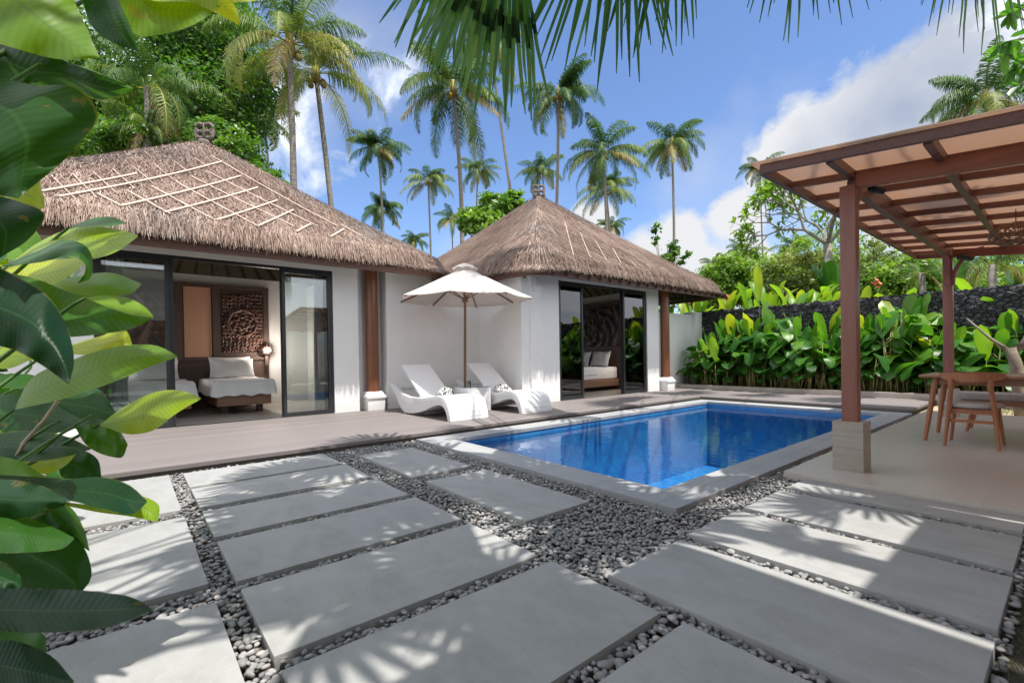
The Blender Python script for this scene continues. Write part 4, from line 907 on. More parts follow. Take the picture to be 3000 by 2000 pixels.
# dining table
tb = thing('dining_table', (-.2, 7.25, .03), 'long teak dining table under the pavilion', 'table')
m = MB(); m.box(-1.13, 1.6, 6.84, 7.66, .735, .765); m.build('table_top', M['teaktop'], tb, bevel=.008)
m = MB(); m.box(-.98, 1.45, 6.95, 6.985, .655, .733); m.box(-.98, 1.45, 7.515, 7.55, .655, .733); m.box(-.98, -.945, 6.985, 7.515, .655, .733); m.build('apron', M['teaktop'], tb)
for (a, b_) in (((-1.00, 6.94), (-1.085, 6.87)), ((-1.00, 7.56), (-1.085, 7.64)), ((1.45, 6.94), (1.53, 6.87)), ((1.45, 7.56), (1.53, 7.64))):
    m = MB(); m.tube([(a[0], a[1], .735), (b_[0], b_[1], .03)], [.030, .019], 12); m.build('leg', M['teak'], tb, smooth='auto')
def chair(x, y, label):
    t = thing('dining_chair', (x, y, .03), label, 'chair')
    # round upholstered seat
    m = MB(); n = 26; pr = [(.02, .455), (.17, .46), (.215, .45), (.232, .432), (.225, .412), (.18, .402), (.02, .40)]
    m.lathe((0, 0, 0), pr, n); m.v = [(x+p[0], y+.02+p[1]*.95, p[2]+.03) for p in m.v]; m.build('seat_cushion', M['cushion'], t, smooth=True)
    m = MB(); m.box(x-.15, x+.15, y-.15, y-.12, .375, .425); m.box(x-.15, x+.15, y+.16, y+.19, .375, .425); m.box(x-.17, x-.14, y-.12, y+.16, .375, .425); m.box(x+.14, x+.17, y-.12, y+.16, .375, .425); m.build('seat_rail', M['teak'], t)
    for s in (-1, 1):
        m = MB(); m.tube([(x+s*.20, y-.205, .03), (x+s*.165, y-.17, .45), (x+s*.147, y-.20, .64), (x+s*.145, y-.215, .70), (x+s*.145, y-.222, .735)], [.014, .022, .019, .024, .012], 12); m.build('leg', M['teak'], t, smooth='auto')
        m = MB(); m.tube([(x+s*.205, y+.24, .03), (x+s*.165, y+.17, .42)], [.013, .021], 12); m.build('leg', M['teak'], t, smooth='auto')
    m = MB(); m.beam((x-.17, y-.16, .30), (x+.17, y-.16, .30), .018, .03); m.build('stretcher', M['teak'], t)
    # curved plywood backrest
    V = []; F_ = []; nu, nv = 20, 6
    for sd in (0, 1):
        for i in range(nu+1):
            a = (i/nu*2-1); wv = .5*(.115)*(1-.55*abs(a)**3)
            for j in range(nv+1):
                b_ = j/nv*2-1; V.append((x+a*.245, y-.235+.115*a*a+(.014 if sd else 0), .755+b_*wv+.012*a*a))
    k = (nu+1)*(nv+1)
    for sd in (0, 1):
        for i in range(nu):
            for j in range(nv):
                q = (sd*k+i*(nv+1)+j, sd*k+i*(nv+1)+j+1, sd*k+(i+1)*(nv+1)+j+1, sd*k+(i+1)*(nv+1)+j); F_.append(q)
    for i in range(nu):
        for j in (0, nv): F_.append((i*(nv+1)+j, (i+1)*(nv+1)+j, k+(i+1)*(nv+1)+j, k+i*(nv+1)+j))
    for i in (0, nu):
        for j in range(nv): F_.append((i*(nv+1)+j, i*(nv+1)+j+1, k+i*(nv+1)+j+1, k+i*(nv+1)+j))
    npmesh('backrest', V, F_, M['teak'], smooth=True, parent=t)
    return t
chair(-.69, 6.83, 'teak dining chair with curved backrest and grey seat, back to the camera')
bn = thing('bench', (-.1, 8.2, .03), 'long bench with grey cushion on the far side of the table', 'bench')
m = MB(); m.box(-.97, 1.4, 7.96, 8.36, .425, .505); m.build('seat_cushion', M['cushion'], bn, bevel=.03)
m = MB(); m.box(-.92, 1.35, 7.98, 8.34, .36, .424); m.build('seat_frame', M['teaktop'], bn)
for (px, py) in ((-.80, 8.0), (-.80, 8.32), (1.2, 8.0), (1.2, 8.32)):
    m = MB(); m.tube([(px, py, .37), (px-.07 if px < 0 else px+.07, py, .03)], [.026, .018], 10); m.build('leg', M['teak'], bn, smooth='auto')

# ================================================================== UMBRELLA, LOUNGERS
UX, UY, UZ, UR = -7.30, 4.90, 2.13, 1.25
um = thing('umbrella', (UX, UY, ZF), 'off white canvas market umbrella with wooden pole between the loungers', 'umbrella')
TX, TY = -.01, .045   # slight lean
def up_(x, y, z): h = z-UZ; return (UX+x+TX*(z-1.2), UY+y+TY*(z-1.5)*.6, z)
V = []; F_ = []; nr = 10; ns = 8; sub = 6; apex = .60
for i in range(nr+1):
    r = i/nr
    for k in range(ns*sub):
        a = 2*PI*k/(ns*sub); f = (k % sub)/sub; a0 = 2*PI*(k//sub)/ns; a1 = a0+2*PI/ns
        c = ((1-f)*math.cos(a0)+f*math.cos(a1), (1-f)*math.sin(a0)+f*math.sin(a1)); rad = UR*(.14+.86*r); sagf = .03*math.sin(f*PI)*r
        zz = UZ+apex*.86*(1-r)**1.06-sagf*.6+.0
        V.append(up_(c[0]*rad*(1-sagf*.3), c[1]*rad*(1-sagf*.3), zz))
K = ns*sub
for i in range(nr):
    for k in range(K): F_.append((i*K+k, i*K+(k+1) % K, (i+1)*K+(k+1) % K, (i+1)*K+k))
# short valance hem
b0 = len(V)
for k in range(K): p = V[nr*K+k]; V.append((p[0], p[1], p[2]-.02))
for k in range(K): F_.append((nr*K+k, nr*K+(k+1) % K, b0+(k+1) % K, b0+k))
cn = npmesh('canopy', V, F_, M['canvas'], parent=um)
V = []; F_ = []
for i, (r, z, sc) in enumerate(((.0, .66, 0), (.07, .655, 0), (.15, .62, 0), (.235, .565, .0), (.245, .54, .035))):
    for k in range(48): a = 2*PI*k/48; V.append(up_(math.cos(a)*r, math.sin(a)*r, UZ+z+sc*abs(math.sin(a*4))))
for i in range(4):
    for k in range(48): F_.append((i*48+k, i*48+(k+1) % 48, (i+1)*48+(k+1) % 48, (i+1)*48+k))
npmesh('vent_cap', V, F_, M['canvas'], parent=cn, smooth=True)
m = MB(); m.tube([up_(0, 0, .28), up_(0, 0, 1.3), up_(0, 0, UZ+.50)], [.026, .025, .022], 12); m.build('pole', M['umbpole'], um, smooth='auto')
m = MB(); c_ = up_(0, 0, UZ-.02); m.lathe(c_, [(.03, -.05), (.055, -.04), (.06, .0), (.045, .03), (.03, .05)], 12); m.build('runner_hub', M['umbpole'], um)
for k in range(8):
    a = 2*PI*k/8; m = MB(); m.beam(up_(math.cos(a)*.03, math.sin(a)*.03, UZ+.46), up_(math.cos(a)*UR*.995, math.sin(a)*UR*.995, UZ-.035), .016, .024); rb = m.build('rib', M['umbpole'], um)
    m = MB(); m.beam(up_(math.cos(a)*.04, math.sin(a)*.04, UZ), up_(math.cos(a)*UR*.40, math.sin(a)*UR*.40, UZ+.24), .013, .018); m.build('strut', M['umbpole'], rb)
m = MB(); m.lathe((UX+.01, UY-.03, ZF), [(.24, 0), (.24, .05), (.10, .08), (.035, .09), (.035, .26)], 20); m.build('umbrella_base', M['terra'], um)

def lounger(y0, y1, label, dx=0.0, rim=.0):
    t = thing('sun_lounger', (-7+dx, (y0+y1)/2, ZF), label, 'sun lounger', 'white wicker sun loungers')
    S = lambda pts: [(p[0]+dx, p[1]) for p in pts]
    top = [(-7.22, .365), (-6.95, .37), (-6.75, .39), (-6.6, .415), (-6.45, .435), (-6.32, .435), (-6.21, .41), (-6.13, .35), (-6.075, .26), (-6.04, .16), (-6.02, .062)]
    bot = [(-6.10, .062), (-6.13, .15), (-6.17, .22), (-6.23, .275), (-6.32, .30), (-6.45, .285), (-6.62, .24), (-6.8, .18), (-7.0, .13), (-7.22, .095)]
    m = MB(); prof = S(top+bot)
    m.prism(prof, lambda p, e: (p[0], y0+.0 if e == 0 else y1, p[1]))
    arm = S([(-7.215, .365), (-7.215, .097), (-7.4, .083), (-7.55, .095), (-7.66, .14), (-7.76, .23), (-7.88, .37), (-8.0, .47), (-8.10, .555), (-8.06, .60), (-7.95, .56), (-7.8, .485), (-7.62, .41), (-7.42, .372)])
    for a, b_ in ((y0, y0+.07), (y1-.07, y1)): m.prism(arm, lambda p, e, a=a, b_=b_: (p[0], a if e == 0 else b_, p[1]))
    m.box(-8.0+dx, -7.96+dx, y0+.07, y1-.07, .44, .49); m.box(-7.45+dx, -7.40+dx, y0+.07, y1-.07, .12, .17)
    m.build('body', M['wicker'], t, smooth='auto', bevel=.008)
    m = MB(); m.prism(S([(-7.02, .372), (-7.06, .345), (-7.80, .885), (-7.765, .915)]), lambda p, e: (p[0], y0+.075 if e == 0 else y1-.075, p[1])); m.build('backrest', M['wicker'], t, bevel=.008)
    for yy in (y0+.03, y1-.06): m = MB(); m.tube([(-7.52+dx, yy, .13), (-7.56+dx, yy, ZF)], .016, 8); m.build('leg', M['plaster'], t)
lounger(3.75, 4.47, 'white wicker sun lounger left of the small table, its foot end in shade')
lounger(5.13, 5.83, 'white wicker sun lounger right of the small table, its foot end in full sun', .06)
def towel(x, y, z, label, sd):
    r = np.random.default_rng(sd); iv, jf = ico(4); v = iv.copy(); nz = np.array([noise.noise(Vector(p*2.2+sd)) for p in iv]); n2 = np.array([noise.noise(Vector(p*6+sd)) for p in iv])
    v = v*(1+.22*nz+.10*n2)[:, None]; v = v*np.array([.085, .145, .085]); v[:, 2] = np.maximum(v[:, 2], -.055)
    o = npmesh('rolled_towel', v, jf, M['towel'], smooth=True); o.location = (x, y, z+.055); return tag(o, label, 'towel', 'patterned rolled towels')
towel(-6.92, 4.22, .385, 'black and white patterned rolled towel on the left lounger', 1)
towel(-6.90, 5.42, .385, 'black and white patterned rolled towel on the right lounger', 4)
st = thing('side_table', (-6.95, 4.8, ZF), 'small square white wicker table between the two loungers', 'side table')
m = MB(); m.box(-7.18, -6.72, 4.56, 5.04, ZF+.01, .50); m.build('table_body', M['wicker'], st, bevel=.01)
m = MB(); m.box(-7.19, -6.71, 4.55, 5.05, .503, .511); m.build('glass_top', M['glass'], st)
m = MB(); m.lathe((-6.90, 4.70, .512), [(.03, 0), (.034, .1), (.031, .1), (.027, .01)], 14); tag(m.build('drinking_glass', M['glass'], smooth=True), 'small clear glass standing on the white side table', 'glass')

# ================================================================== VEGETATION
def nrmz(a): return a/np.maximum(np.linalg.norm(a, axis=-1, keepdims=True), 1e-9)
class LB:
    "collects leaf blades (quads with uv + tint)"
    def __init__(s): s.V = []; s.F = []; s.T = []; s.U = []; s.n = 0
    def grid(s, P, tint):
        "P: (rows, cols, 3); row = along, col = across"
        r, c = P.shape[:2]; s.V.append(P.reshape(-1, 3)); i = np.arange(r*c).reshape(r, c)+s.n
        s.F.append(np.stack([i[:-1, :-1], i[:-1, 1:], i[1:, 1:], i[1:, :-1]], 2).reshape(-1, 4)); s.n += r*c
        u, v = np.meshgrid(np.linspace(0, 1, c), np.linspace(0, 1, r)); s.U.append(np.stack([u, v], 2).reshape(-1, 2)); s.T.append(np.full(r*c, tint) if np.isscalar(tint) else np.asarray(tint).ravel())
    def blade(s, ctrl, nrm, W, tint, fold=.18, rows=14, cols=7, wav=.03, seed=0, prof=None, curl=0.0, tip=.46):
        "ctrl: 3-4 bezier points; nrm: facing vector; W: full width"
        C = np.array([np.array(c) for c in ctrl], float); t = np.linspace(0, 1, rows)[:, None]
        if len(C) == 3: p = (1-t)**2*C[0]+2*t*(1-t)*C[1]+t*t*C[2]
        else: p = (1-t)**3*C[0]+3*t*(1-t)**2*C[1]+3*t*t*(1-t)*C[2]+t**3*C[3]
        T = nrmz(np.gradient(p, axis=0)); nrm = np.array(nrm, float); S = nrmz(np.cross(T, nrm)); Nn = nrmz(np.cross(S, T)); tt = t[:, 0]
        w = (tt+.012)**.6*(1-tt)**tip; w = w/w.max()*W/2; w[-1] = W*.004
        u = np.linspace(-1, 1, cols); L_ = np.linalg.norm(C[-1]-C[0])
        r = np.random.default_rng(seed+17); ph = r.uniform(0, 6, 4)
        wv = wav*L_*(np.sin(tt*9+ph[0])[:, None]*np.abs(u)[None]**2*np.where(u > 0, 1, -1)[None]+.6*np.sin(tt*15+ph[1])[:, None]*(u**2)[None])*.5
        P = p[:, None]+S[:, None]*(u[None, :, None]*w[:, None, None])+Nn[:, None]*((fold*np.abs(u)[None]*w[:, None]+wv*(w/(W/2))[:, None]-curl*(u**2)[None]*w[:, None])[:, :, None])
        s.grid(P, tint)
    def build(s, name, mat, parent=None, smooth=True, make=True):
        return npmesh(name, np.concatenate(s.V), np.concatenate(s.F), mat, np.concatenate(s.T), np.concatenate(s.U), smooth, parent, make)
A = np.array
# ---------------- foreground broad leaves (photo position -> real place at its own distance)
def fg(lb, stems, pts, ds, W, tint, up=.35, side=0.0, fold=.15, wav=.035, root=None, curl=0.0, seed=0, sr=.0042):
    C = [A(at(x, y, d)) for (x, y), d in zip(pts, ds)]; mid = C[1]; view = A(CAM)-mid; view /= np.linalg.norm(view)
    n = view+A((0, 0, up*1.7))+A(RT)*side; lb.blade(C, n/np.linalg.norm(n), W*.98, min(1, tint*1.08), fold, 24, 9, wav*1.3, seed, curl=curl, tip=.66)
    b = C[0]; root = root if root is not None else (b[0]*.9-.25, -1.25-.15*(seed % 4), -.05)
    r = A(root, float); k = b+(b-C[1])*.45; pts_ = [r, r*.4+k*.6+A((0, 0, .0)), k, b, C[1]*.35+b*.65] if False else None
    q = [];
    for t in np.linspace(0, 1, 9): q.append((1-t)**2*r+2*t*(1-t)*(b+(b-C[1])*.8*1.0)*1.0+t*t*b)
    stems.tube(q, list(np.linspace(sr*2.0, sr, 9)), 7)
def cat(P, n):
    P = np.array(P, float); d = np.r_[0, np.cumsum(np.linalg.norm(np.diff(P, axis=0), axis=1))]; t = np.linspace(0, d[-1], n)
    # smooth through the points (cubic on arc length via Catmull-Rom)
    T = np.gradient(P, d, axis=0) if len(P) > 2 else np.repeat((P[1:]-P[:1])/d[-1], 2, 0); k = np.clip(np.searchsorted(d, t, 'right')-1, 0, len(P)-2); h = (d[k+1]-d[k]); s_ = (t-d[k])/h; s_ = s_[:, None]; h = h[:, None]
    return (2*s_**3-3*s_**2+1)*P[k]+(s_**3-2*s_**2+s_)*h*T[k]+(-2*s_**3+3*s_**2)*P[k+1]+(s_**3-s_**2)*h*T[k+1]
def leaf(lb, stm, upper, lower, d0, d1, tint, tilt=.04, fold=.02, root=None, seed=0, wav=.006, sr=.0042):
    """real leaf spanning its own patch of space: upper and lower margins from base to tip (photo directions), distance d0 at the base to d1 at the tip,
    upper margin leaning away by tilt metres, midrib proud by fold metres"""
    n, c = 26, 9; U_, L_ = cat(upper, n), cat(lower, n); r = np.random.default_rng(seed); ph = r.uniform(0, 6, 3); t = np.linspace(0, 1, n); G = np.zeros((n, c, 3))
    pinch = np.clip(np.sin(np.clip(t, 0, 1)*PI), 0, 1)**.6
    for jx, v in enumerate(np.linspace(0, 1, c)):
        q = L_*(1-v)+U_*v; dep_ = d0+(d1-d0)*t+(v-.5)*2*tilt*pinch+(abs(v-.5)*2)**1.3*fold*pinch+wav*np.sin(t*13+ph[0]+v*2)*abs(v-.5)*2*(.4+pinch)+wav*.6*np.sin(t*27+ph[1])*abs(v-.5)*2
        for ix in range(n): G[ix, jx] = at(q[ix, 0], q[ix, 1], dep_[ix])
    lb.grid(G, tint); b = G[0, c//2]; e = G[3, c//2]; r_ = A(root, float); q = []
    for tt in np.linspace(0, 1, 9): q.append((1-tt)**2*r_+2*tt*(1-tt)*(b+(b-e)*1.5)+tt*tt*b)
    stm.tube(q, list(np.linspace(sr*2.0, sr, 9)), 7)
# (a) banana-like leaves at top left
lb = LB(); stm = MB(); t1 = thing('banana_plant', (-1.6, -1.3, -.05), 'near banana plant whose large leaves fill the top left corner', 'plant'); R1 = (-1.2, -1.35, -.05)
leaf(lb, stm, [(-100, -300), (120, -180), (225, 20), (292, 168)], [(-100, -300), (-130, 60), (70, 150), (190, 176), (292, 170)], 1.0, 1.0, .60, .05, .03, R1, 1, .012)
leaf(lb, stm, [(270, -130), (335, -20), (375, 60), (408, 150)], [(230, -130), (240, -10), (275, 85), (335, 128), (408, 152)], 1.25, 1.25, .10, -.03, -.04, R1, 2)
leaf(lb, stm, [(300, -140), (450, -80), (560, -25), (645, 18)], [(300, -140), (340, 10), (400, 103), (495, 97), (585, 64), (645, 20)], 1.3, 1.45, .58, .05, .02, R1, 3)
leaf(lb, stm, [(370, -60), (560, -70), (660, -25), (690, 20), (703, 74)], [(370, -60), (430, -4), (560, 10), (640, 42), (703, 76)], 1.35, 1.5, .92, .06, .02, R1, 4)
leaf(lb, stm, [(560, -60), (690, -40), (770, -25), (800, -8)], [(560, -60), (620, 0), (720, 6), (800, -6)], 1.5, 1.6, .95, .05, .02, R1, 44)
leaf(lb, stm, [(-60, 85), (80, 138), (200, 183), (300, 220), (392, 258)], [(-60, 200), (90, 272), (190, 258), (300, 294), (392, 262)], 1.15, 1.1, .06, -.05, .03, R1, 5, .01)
leaf(lb, stm, [(150, 175), (240, 195), (320, 226), (390, 258)], [(150, 175), (235, 203), (315, 238), (390, 262)], 1.13, 1.09, .45, .01, .0, R1, 55, .002)  # lighter sliver along the dark leaf, its lit upper rim put into colour
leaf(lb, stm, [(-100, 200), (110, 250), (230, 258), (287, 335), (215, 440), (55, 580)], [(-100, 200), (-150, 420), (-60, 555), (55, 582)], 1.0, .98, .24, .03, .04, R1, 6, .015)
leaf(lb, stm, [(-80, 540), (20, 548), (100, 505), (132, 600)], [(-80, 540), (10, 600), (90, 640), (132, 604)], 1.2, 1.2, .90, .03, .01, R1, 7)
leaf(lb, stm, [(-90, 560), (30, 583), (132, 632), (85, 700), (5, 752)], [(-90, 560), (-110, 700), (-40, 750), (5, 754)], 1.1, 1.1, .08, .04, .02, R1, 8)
lb.build('leaves', M['leaf_fg'], t1); stm.build('stems', M['stem'], t1, smooth=True)
# (b) middle canna leaves
lb = LB(); stm = MB(); t2 = thing('broadleaf_plant', (-2.0, -1.3, -.05), 'near plant with sunlit broad ribbed leaves reaching in from the left at eye height', 'plant'); R2 = (-2.3, -1.3, -.05)
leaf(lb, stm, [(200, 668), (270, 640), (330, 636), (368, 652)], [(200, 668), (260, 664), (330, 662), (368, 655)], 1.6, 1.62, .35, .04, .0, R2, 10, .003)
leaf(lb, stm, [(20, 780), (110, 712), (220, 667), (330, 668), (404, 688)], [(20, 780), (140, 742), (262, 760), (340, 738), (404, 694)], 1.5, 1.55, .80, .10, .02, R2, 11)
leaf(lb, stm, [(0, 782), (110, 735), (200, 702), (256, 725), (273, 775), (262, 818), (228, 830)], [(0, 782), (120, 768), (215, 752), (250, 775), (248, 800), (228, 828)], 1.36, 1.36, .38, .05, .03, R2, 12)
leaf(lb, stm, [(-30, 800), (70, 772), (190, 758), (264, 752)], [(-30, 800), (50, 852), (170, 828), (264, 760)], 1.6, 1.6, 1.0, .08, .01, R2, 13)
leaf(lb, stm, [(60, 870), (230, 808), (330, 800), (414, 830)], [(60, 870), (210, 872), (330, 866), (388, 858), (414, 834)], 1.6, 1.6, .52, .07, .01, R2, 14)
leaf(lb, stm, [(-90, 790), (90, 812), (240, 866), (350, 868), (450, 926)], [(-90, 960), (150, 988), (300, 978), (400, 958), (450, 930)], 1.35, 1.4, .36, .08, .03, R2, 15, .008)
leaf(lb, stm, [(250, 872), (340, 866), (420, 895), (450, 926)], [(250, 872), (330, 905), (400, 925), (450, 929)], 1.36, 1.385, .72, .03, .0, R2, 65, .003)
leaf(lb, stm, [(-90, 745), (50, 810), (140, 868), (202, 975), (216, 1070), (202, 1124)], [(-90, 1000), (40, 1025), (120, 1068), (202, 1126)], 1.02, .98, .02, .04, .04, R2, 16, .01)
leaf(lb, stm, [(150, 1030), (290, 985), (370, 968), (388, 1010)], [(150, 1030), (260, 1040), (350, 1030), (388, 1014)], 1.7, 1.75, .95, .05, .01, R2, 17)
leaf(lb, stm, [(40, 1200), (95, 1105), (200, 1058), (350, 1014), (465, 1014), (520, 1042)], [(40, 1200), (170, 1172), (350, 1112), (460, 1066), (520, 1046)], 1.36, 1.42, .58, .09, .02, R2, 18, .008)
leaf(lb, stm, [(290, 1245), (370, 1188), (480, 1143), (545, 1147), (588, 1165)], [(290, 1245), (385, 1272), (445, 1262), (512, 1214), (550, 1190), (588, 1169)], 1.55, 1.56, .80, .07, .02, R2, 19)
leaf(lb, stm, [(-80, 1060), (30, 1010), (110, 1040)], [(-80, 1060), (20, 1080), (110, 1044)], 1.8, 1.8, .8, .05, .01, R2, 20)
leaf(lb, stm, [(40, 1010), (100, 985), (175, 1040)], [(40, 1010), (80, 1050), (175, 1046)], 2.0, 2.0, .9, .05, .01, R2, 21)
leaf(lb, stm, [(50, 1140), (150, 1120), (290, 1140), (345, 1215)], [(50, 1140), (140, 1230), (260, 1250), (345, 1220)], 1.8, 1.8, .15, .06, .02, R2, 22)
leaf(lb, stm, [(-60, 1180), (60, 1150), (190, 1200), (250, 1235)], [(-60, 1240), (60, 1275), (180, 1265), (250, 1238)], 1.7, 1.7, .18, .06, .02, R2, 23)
lb.build('leaves', M['leaf_fg'], t2); stm.build('stems', M['stem'], t2, smooth=True)
# (c) lower leaves
lb = LB(); stm = MB(); t3 = thing('broadleaf_plant', (-1.8, -1.2, -.05), 'darker lower broad leaves at the left edge overhanging the stone slabs', 'plant'); R3 = (-1.9, -1.2, -.05)
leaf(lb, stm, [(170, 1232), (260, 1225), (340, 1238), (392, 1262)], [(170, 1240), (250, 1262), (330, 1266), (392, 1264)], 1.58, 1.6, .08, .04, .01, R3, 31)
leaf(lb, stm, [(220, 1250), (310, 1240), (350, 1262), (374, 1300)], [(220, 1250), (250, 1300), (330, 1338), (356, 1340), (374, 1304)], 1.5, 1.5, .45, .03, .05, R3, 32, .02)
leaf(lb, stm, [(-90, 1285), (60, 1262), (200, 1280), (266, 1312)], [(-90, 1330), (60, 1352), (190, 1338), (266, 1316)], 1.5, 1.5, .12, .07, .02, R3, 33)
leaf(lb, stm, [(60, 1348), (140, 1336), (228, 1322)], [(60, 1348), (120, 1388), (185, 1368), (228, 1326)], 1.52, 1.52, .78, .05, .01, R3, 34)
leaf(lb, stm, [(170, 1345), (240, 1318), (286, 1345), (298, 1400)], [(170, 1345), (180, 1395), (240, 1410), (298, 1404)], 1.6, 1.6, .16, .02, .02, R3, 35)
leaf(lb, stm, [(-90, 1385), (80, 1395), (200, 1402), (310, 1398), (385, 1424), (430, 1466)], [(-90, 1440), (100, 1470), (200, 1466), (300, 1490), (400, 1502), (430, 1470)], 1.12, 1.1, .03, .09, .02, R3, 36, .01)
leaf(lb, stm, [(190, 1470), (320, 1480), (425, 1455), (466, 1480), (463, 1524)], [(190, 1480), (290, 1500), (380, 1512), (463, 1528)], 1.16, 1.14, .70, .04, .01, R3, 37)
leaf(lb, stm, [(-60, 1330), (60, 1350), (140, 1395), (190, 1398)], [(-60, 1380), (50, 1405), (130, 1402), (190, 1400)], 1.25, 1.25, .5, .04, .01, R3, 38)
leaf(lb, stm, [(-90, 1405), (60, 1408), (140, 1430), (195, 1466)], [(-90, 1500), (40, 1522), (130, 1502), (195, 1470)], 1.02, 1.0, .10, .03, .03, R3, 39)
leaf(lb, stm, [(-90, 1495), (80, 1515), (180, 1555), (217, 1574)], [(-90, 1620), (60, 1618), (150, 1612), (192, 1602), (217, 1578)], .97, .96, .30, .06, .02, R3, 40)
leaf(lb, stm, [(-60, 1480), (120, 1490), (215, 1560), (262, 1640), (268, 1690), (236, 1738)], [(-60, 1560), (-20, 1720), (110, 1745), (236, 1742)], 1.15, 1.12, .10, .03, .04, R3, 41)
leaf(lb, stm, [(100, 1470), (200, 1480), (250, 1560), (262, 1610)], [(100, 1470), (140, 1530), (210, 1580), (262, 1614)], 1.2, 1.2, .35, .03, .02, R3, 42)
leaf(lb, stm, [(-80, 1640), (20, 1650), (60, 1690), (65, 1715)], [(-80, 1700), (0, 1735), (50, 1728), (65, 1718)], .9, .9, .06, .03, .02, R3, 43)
lb.build('leaves', M['leaf_fg'], t3); stm.build('stems', M['stem'], t3, smooth=True)
m = MB(); m.tube([at(40, 1350, 1.48), at(75, 1290, 1.48), at(130, 1230, 1.5), at(180, 1160, 1.5)], .0055, 7); m.build('leaf_stalk', M['bamboo'], t3, smooth=True)
m = MB(); m.tube([at(95, 1340, 1.47), at(180, 1270, 1.48), at(270, 1215, 1.55)], .004, 7); m.build('leaf_stalk', M['stem'], t3, smooth=True)
# (d) nearest, out of focus
lb = LB(); stm = MB(); t4 = thing('broadleaf_plant', (-.9, -1.1, -.05), 'nearest dark out of focus leaves in the bottom left corner', 'plant'); R4 = (-.8, -.9, -.05)
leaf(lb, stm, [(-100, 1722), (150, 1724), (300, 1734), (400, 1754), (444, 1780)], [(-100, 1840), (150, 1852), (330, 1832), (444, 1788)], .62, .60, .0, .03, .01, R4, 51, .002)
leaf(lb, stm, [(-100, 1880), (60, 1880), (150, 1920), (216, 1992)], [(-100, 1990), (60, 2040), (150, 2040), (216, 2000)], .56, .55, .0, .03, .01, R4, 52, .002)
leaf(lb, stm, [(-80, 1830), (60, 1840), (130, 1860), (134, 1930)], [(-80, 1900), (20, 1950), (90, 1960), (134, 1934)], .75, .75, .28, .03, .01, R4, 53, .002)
lb.build('leaves', M['leaf_fg'], t4); stm.build('stems', M['stem'], t4, smooth=True)
# (e) thicket behind them
lb = LB(); stm = MB(); t5 = thing('broadleaf_plant', (-3.2, -1.5, -.05), 'dense leafy thicket in shade behind the near leaves at the left edge', 'plant')
r = np.random.default_rng(9)
for k in range(120):
    d = r.uniform(2.0, 4.2); x = r.uniform(-250, 110) if k % 3 else r.uniform(-200, 240); y = r.uniform(560, 1560)
    if d > 3.2 and y > 1350: continue
    b = A(at(x-120, y+60, d)); a = r.uniform(-.6, 1.1); L = r.uniform(.28, .5); dr = A(RT)*math.cos(a)+A((0, 0, 1))*math.sin(a)*.7+A(FW)*r.uniform(-.5, .3)
    if b[2] < .15: continue
    c1 = b+dr*L*.6+A((0, 0, .06)); c2 = b+dr*L-A((0, 0, .10)); n = A((r.normal(0, .5), r.normal(0, .5), 1.0))-A(FW)*.8
    lb.blade([b, c1, c2], n/np.linalg.norm(n), r.uniform(.11, .17), r.uniform(.0, .75), .2, 10, 5, .04, k)
    q = [A((b[0]*.97-.1, min(b[1]-.3, -1.1), -.05)), b*A((1, 1, .6)), b]; stm.tube(q, [.009, .007, .004], 5)
lb.build('leaves', M['leaf_fg'], t5); stm.build('stems', M['stem'], t5)

# ---------------- fan palm leaves hanging into the top of the picture, and the crowns above that dapple the slabs
def fanleaf(lb, H, axis, nrm, R, nseg, spread, tint, seed, droop=.10, cut=.58):
    r = np.random.default_rng(seed); H = A(H, float); a = A(axis, float); a /= np.linalg.norm(a); n = A(nrm, float); n -= a*n.dot(a); n /= np.linalg.norm(n); s = np.cross(n, a)
    da = spread/nseg
    for i in range(nseg):
        th = -spread/2+(i+.5)*da; d = a*math.cos(th)+s*math.sin(th); q = -a*math.sin(th)+s*math.cos(th); RR = R*r.uniform(.86, 1.05)*(1-.12*abs(th/(spread/2))**2)
        ts = A([.03, .2, .38, cut, .6, .75, .9, 1.0]); P = []
        ph = r.uniform(-.06, .06)
        for t in ts:
            w = math.tan(da/2)*RR*min(t, cut)*(1.02 if t <= cut else max(.22, (1-(t-cut)/(1-cut))**.30))
            c = H+d*RR*t+q*(ph*RR*max(0, t-cut)**1.2*2)-A((0, 0, 1))*droop*RR*max(0, t-.3)**2+n*r.normal(0, .004)
            ridge = n*w*.45
            P.append([c-q*w-ridge*.5, c+ridge*.5, c+q*w-ridge*.5])
        lb.grid(A(P), float(np.clip(tint+r.normal(0, .12), 0, 1)))
def fan_palm(name_label, trunk, leaves, H0):
    t = thing('fan_palm', (trunk[0], trunk[1], -.1), name_label, 'palm tree'); lb = LB(); st_ = MB()
    for k, (H, ax, n, R, ns, sp, ti) in enumerate(leaves):
        fanleaf(lb, H, ax, n, R, ns, sp, ti, k+3, cut=.70 if (k < 2 and R < 1.2 and ns < 24) else .58); hub = A((trunk[0], trunk[1], H0)); H = A(H, float); mid = (hub+H)/2+A((0, 0, .35)); st_.tube([hub, mid, H], [.022, .016, .011], 6)
    lb.build('fan_leaves', M['fan'], t, smooth=False); st_.build('leaf_stalk', M['stem'], t, smooth=True)
    m = MB(); m.tube([(trunk[0], trunk[1], -.1), (trunk[0]+.05, trunk[1], H0*.5), (trunk[0], trunk[1], H0)], [.13, .10, .09], 12); m.build('trunk', M['palmbark'], t, smooth=True)
vw = -A(FW)
L = []
def hang(hx, hy, tx, ty, d, R, ns, sp, ti, rl=0.0): a = A(at(hx, hy, d)); b_ = A(at(tx, ty, d*.97)); L.append((a, b_-a, vw+A(RT)*rl+A((0, 0, .15)), R, ns, sp, ti))
hang(1500, -330, 1385, 300, 2.45, 1.18, 22, .80, .60, .5)
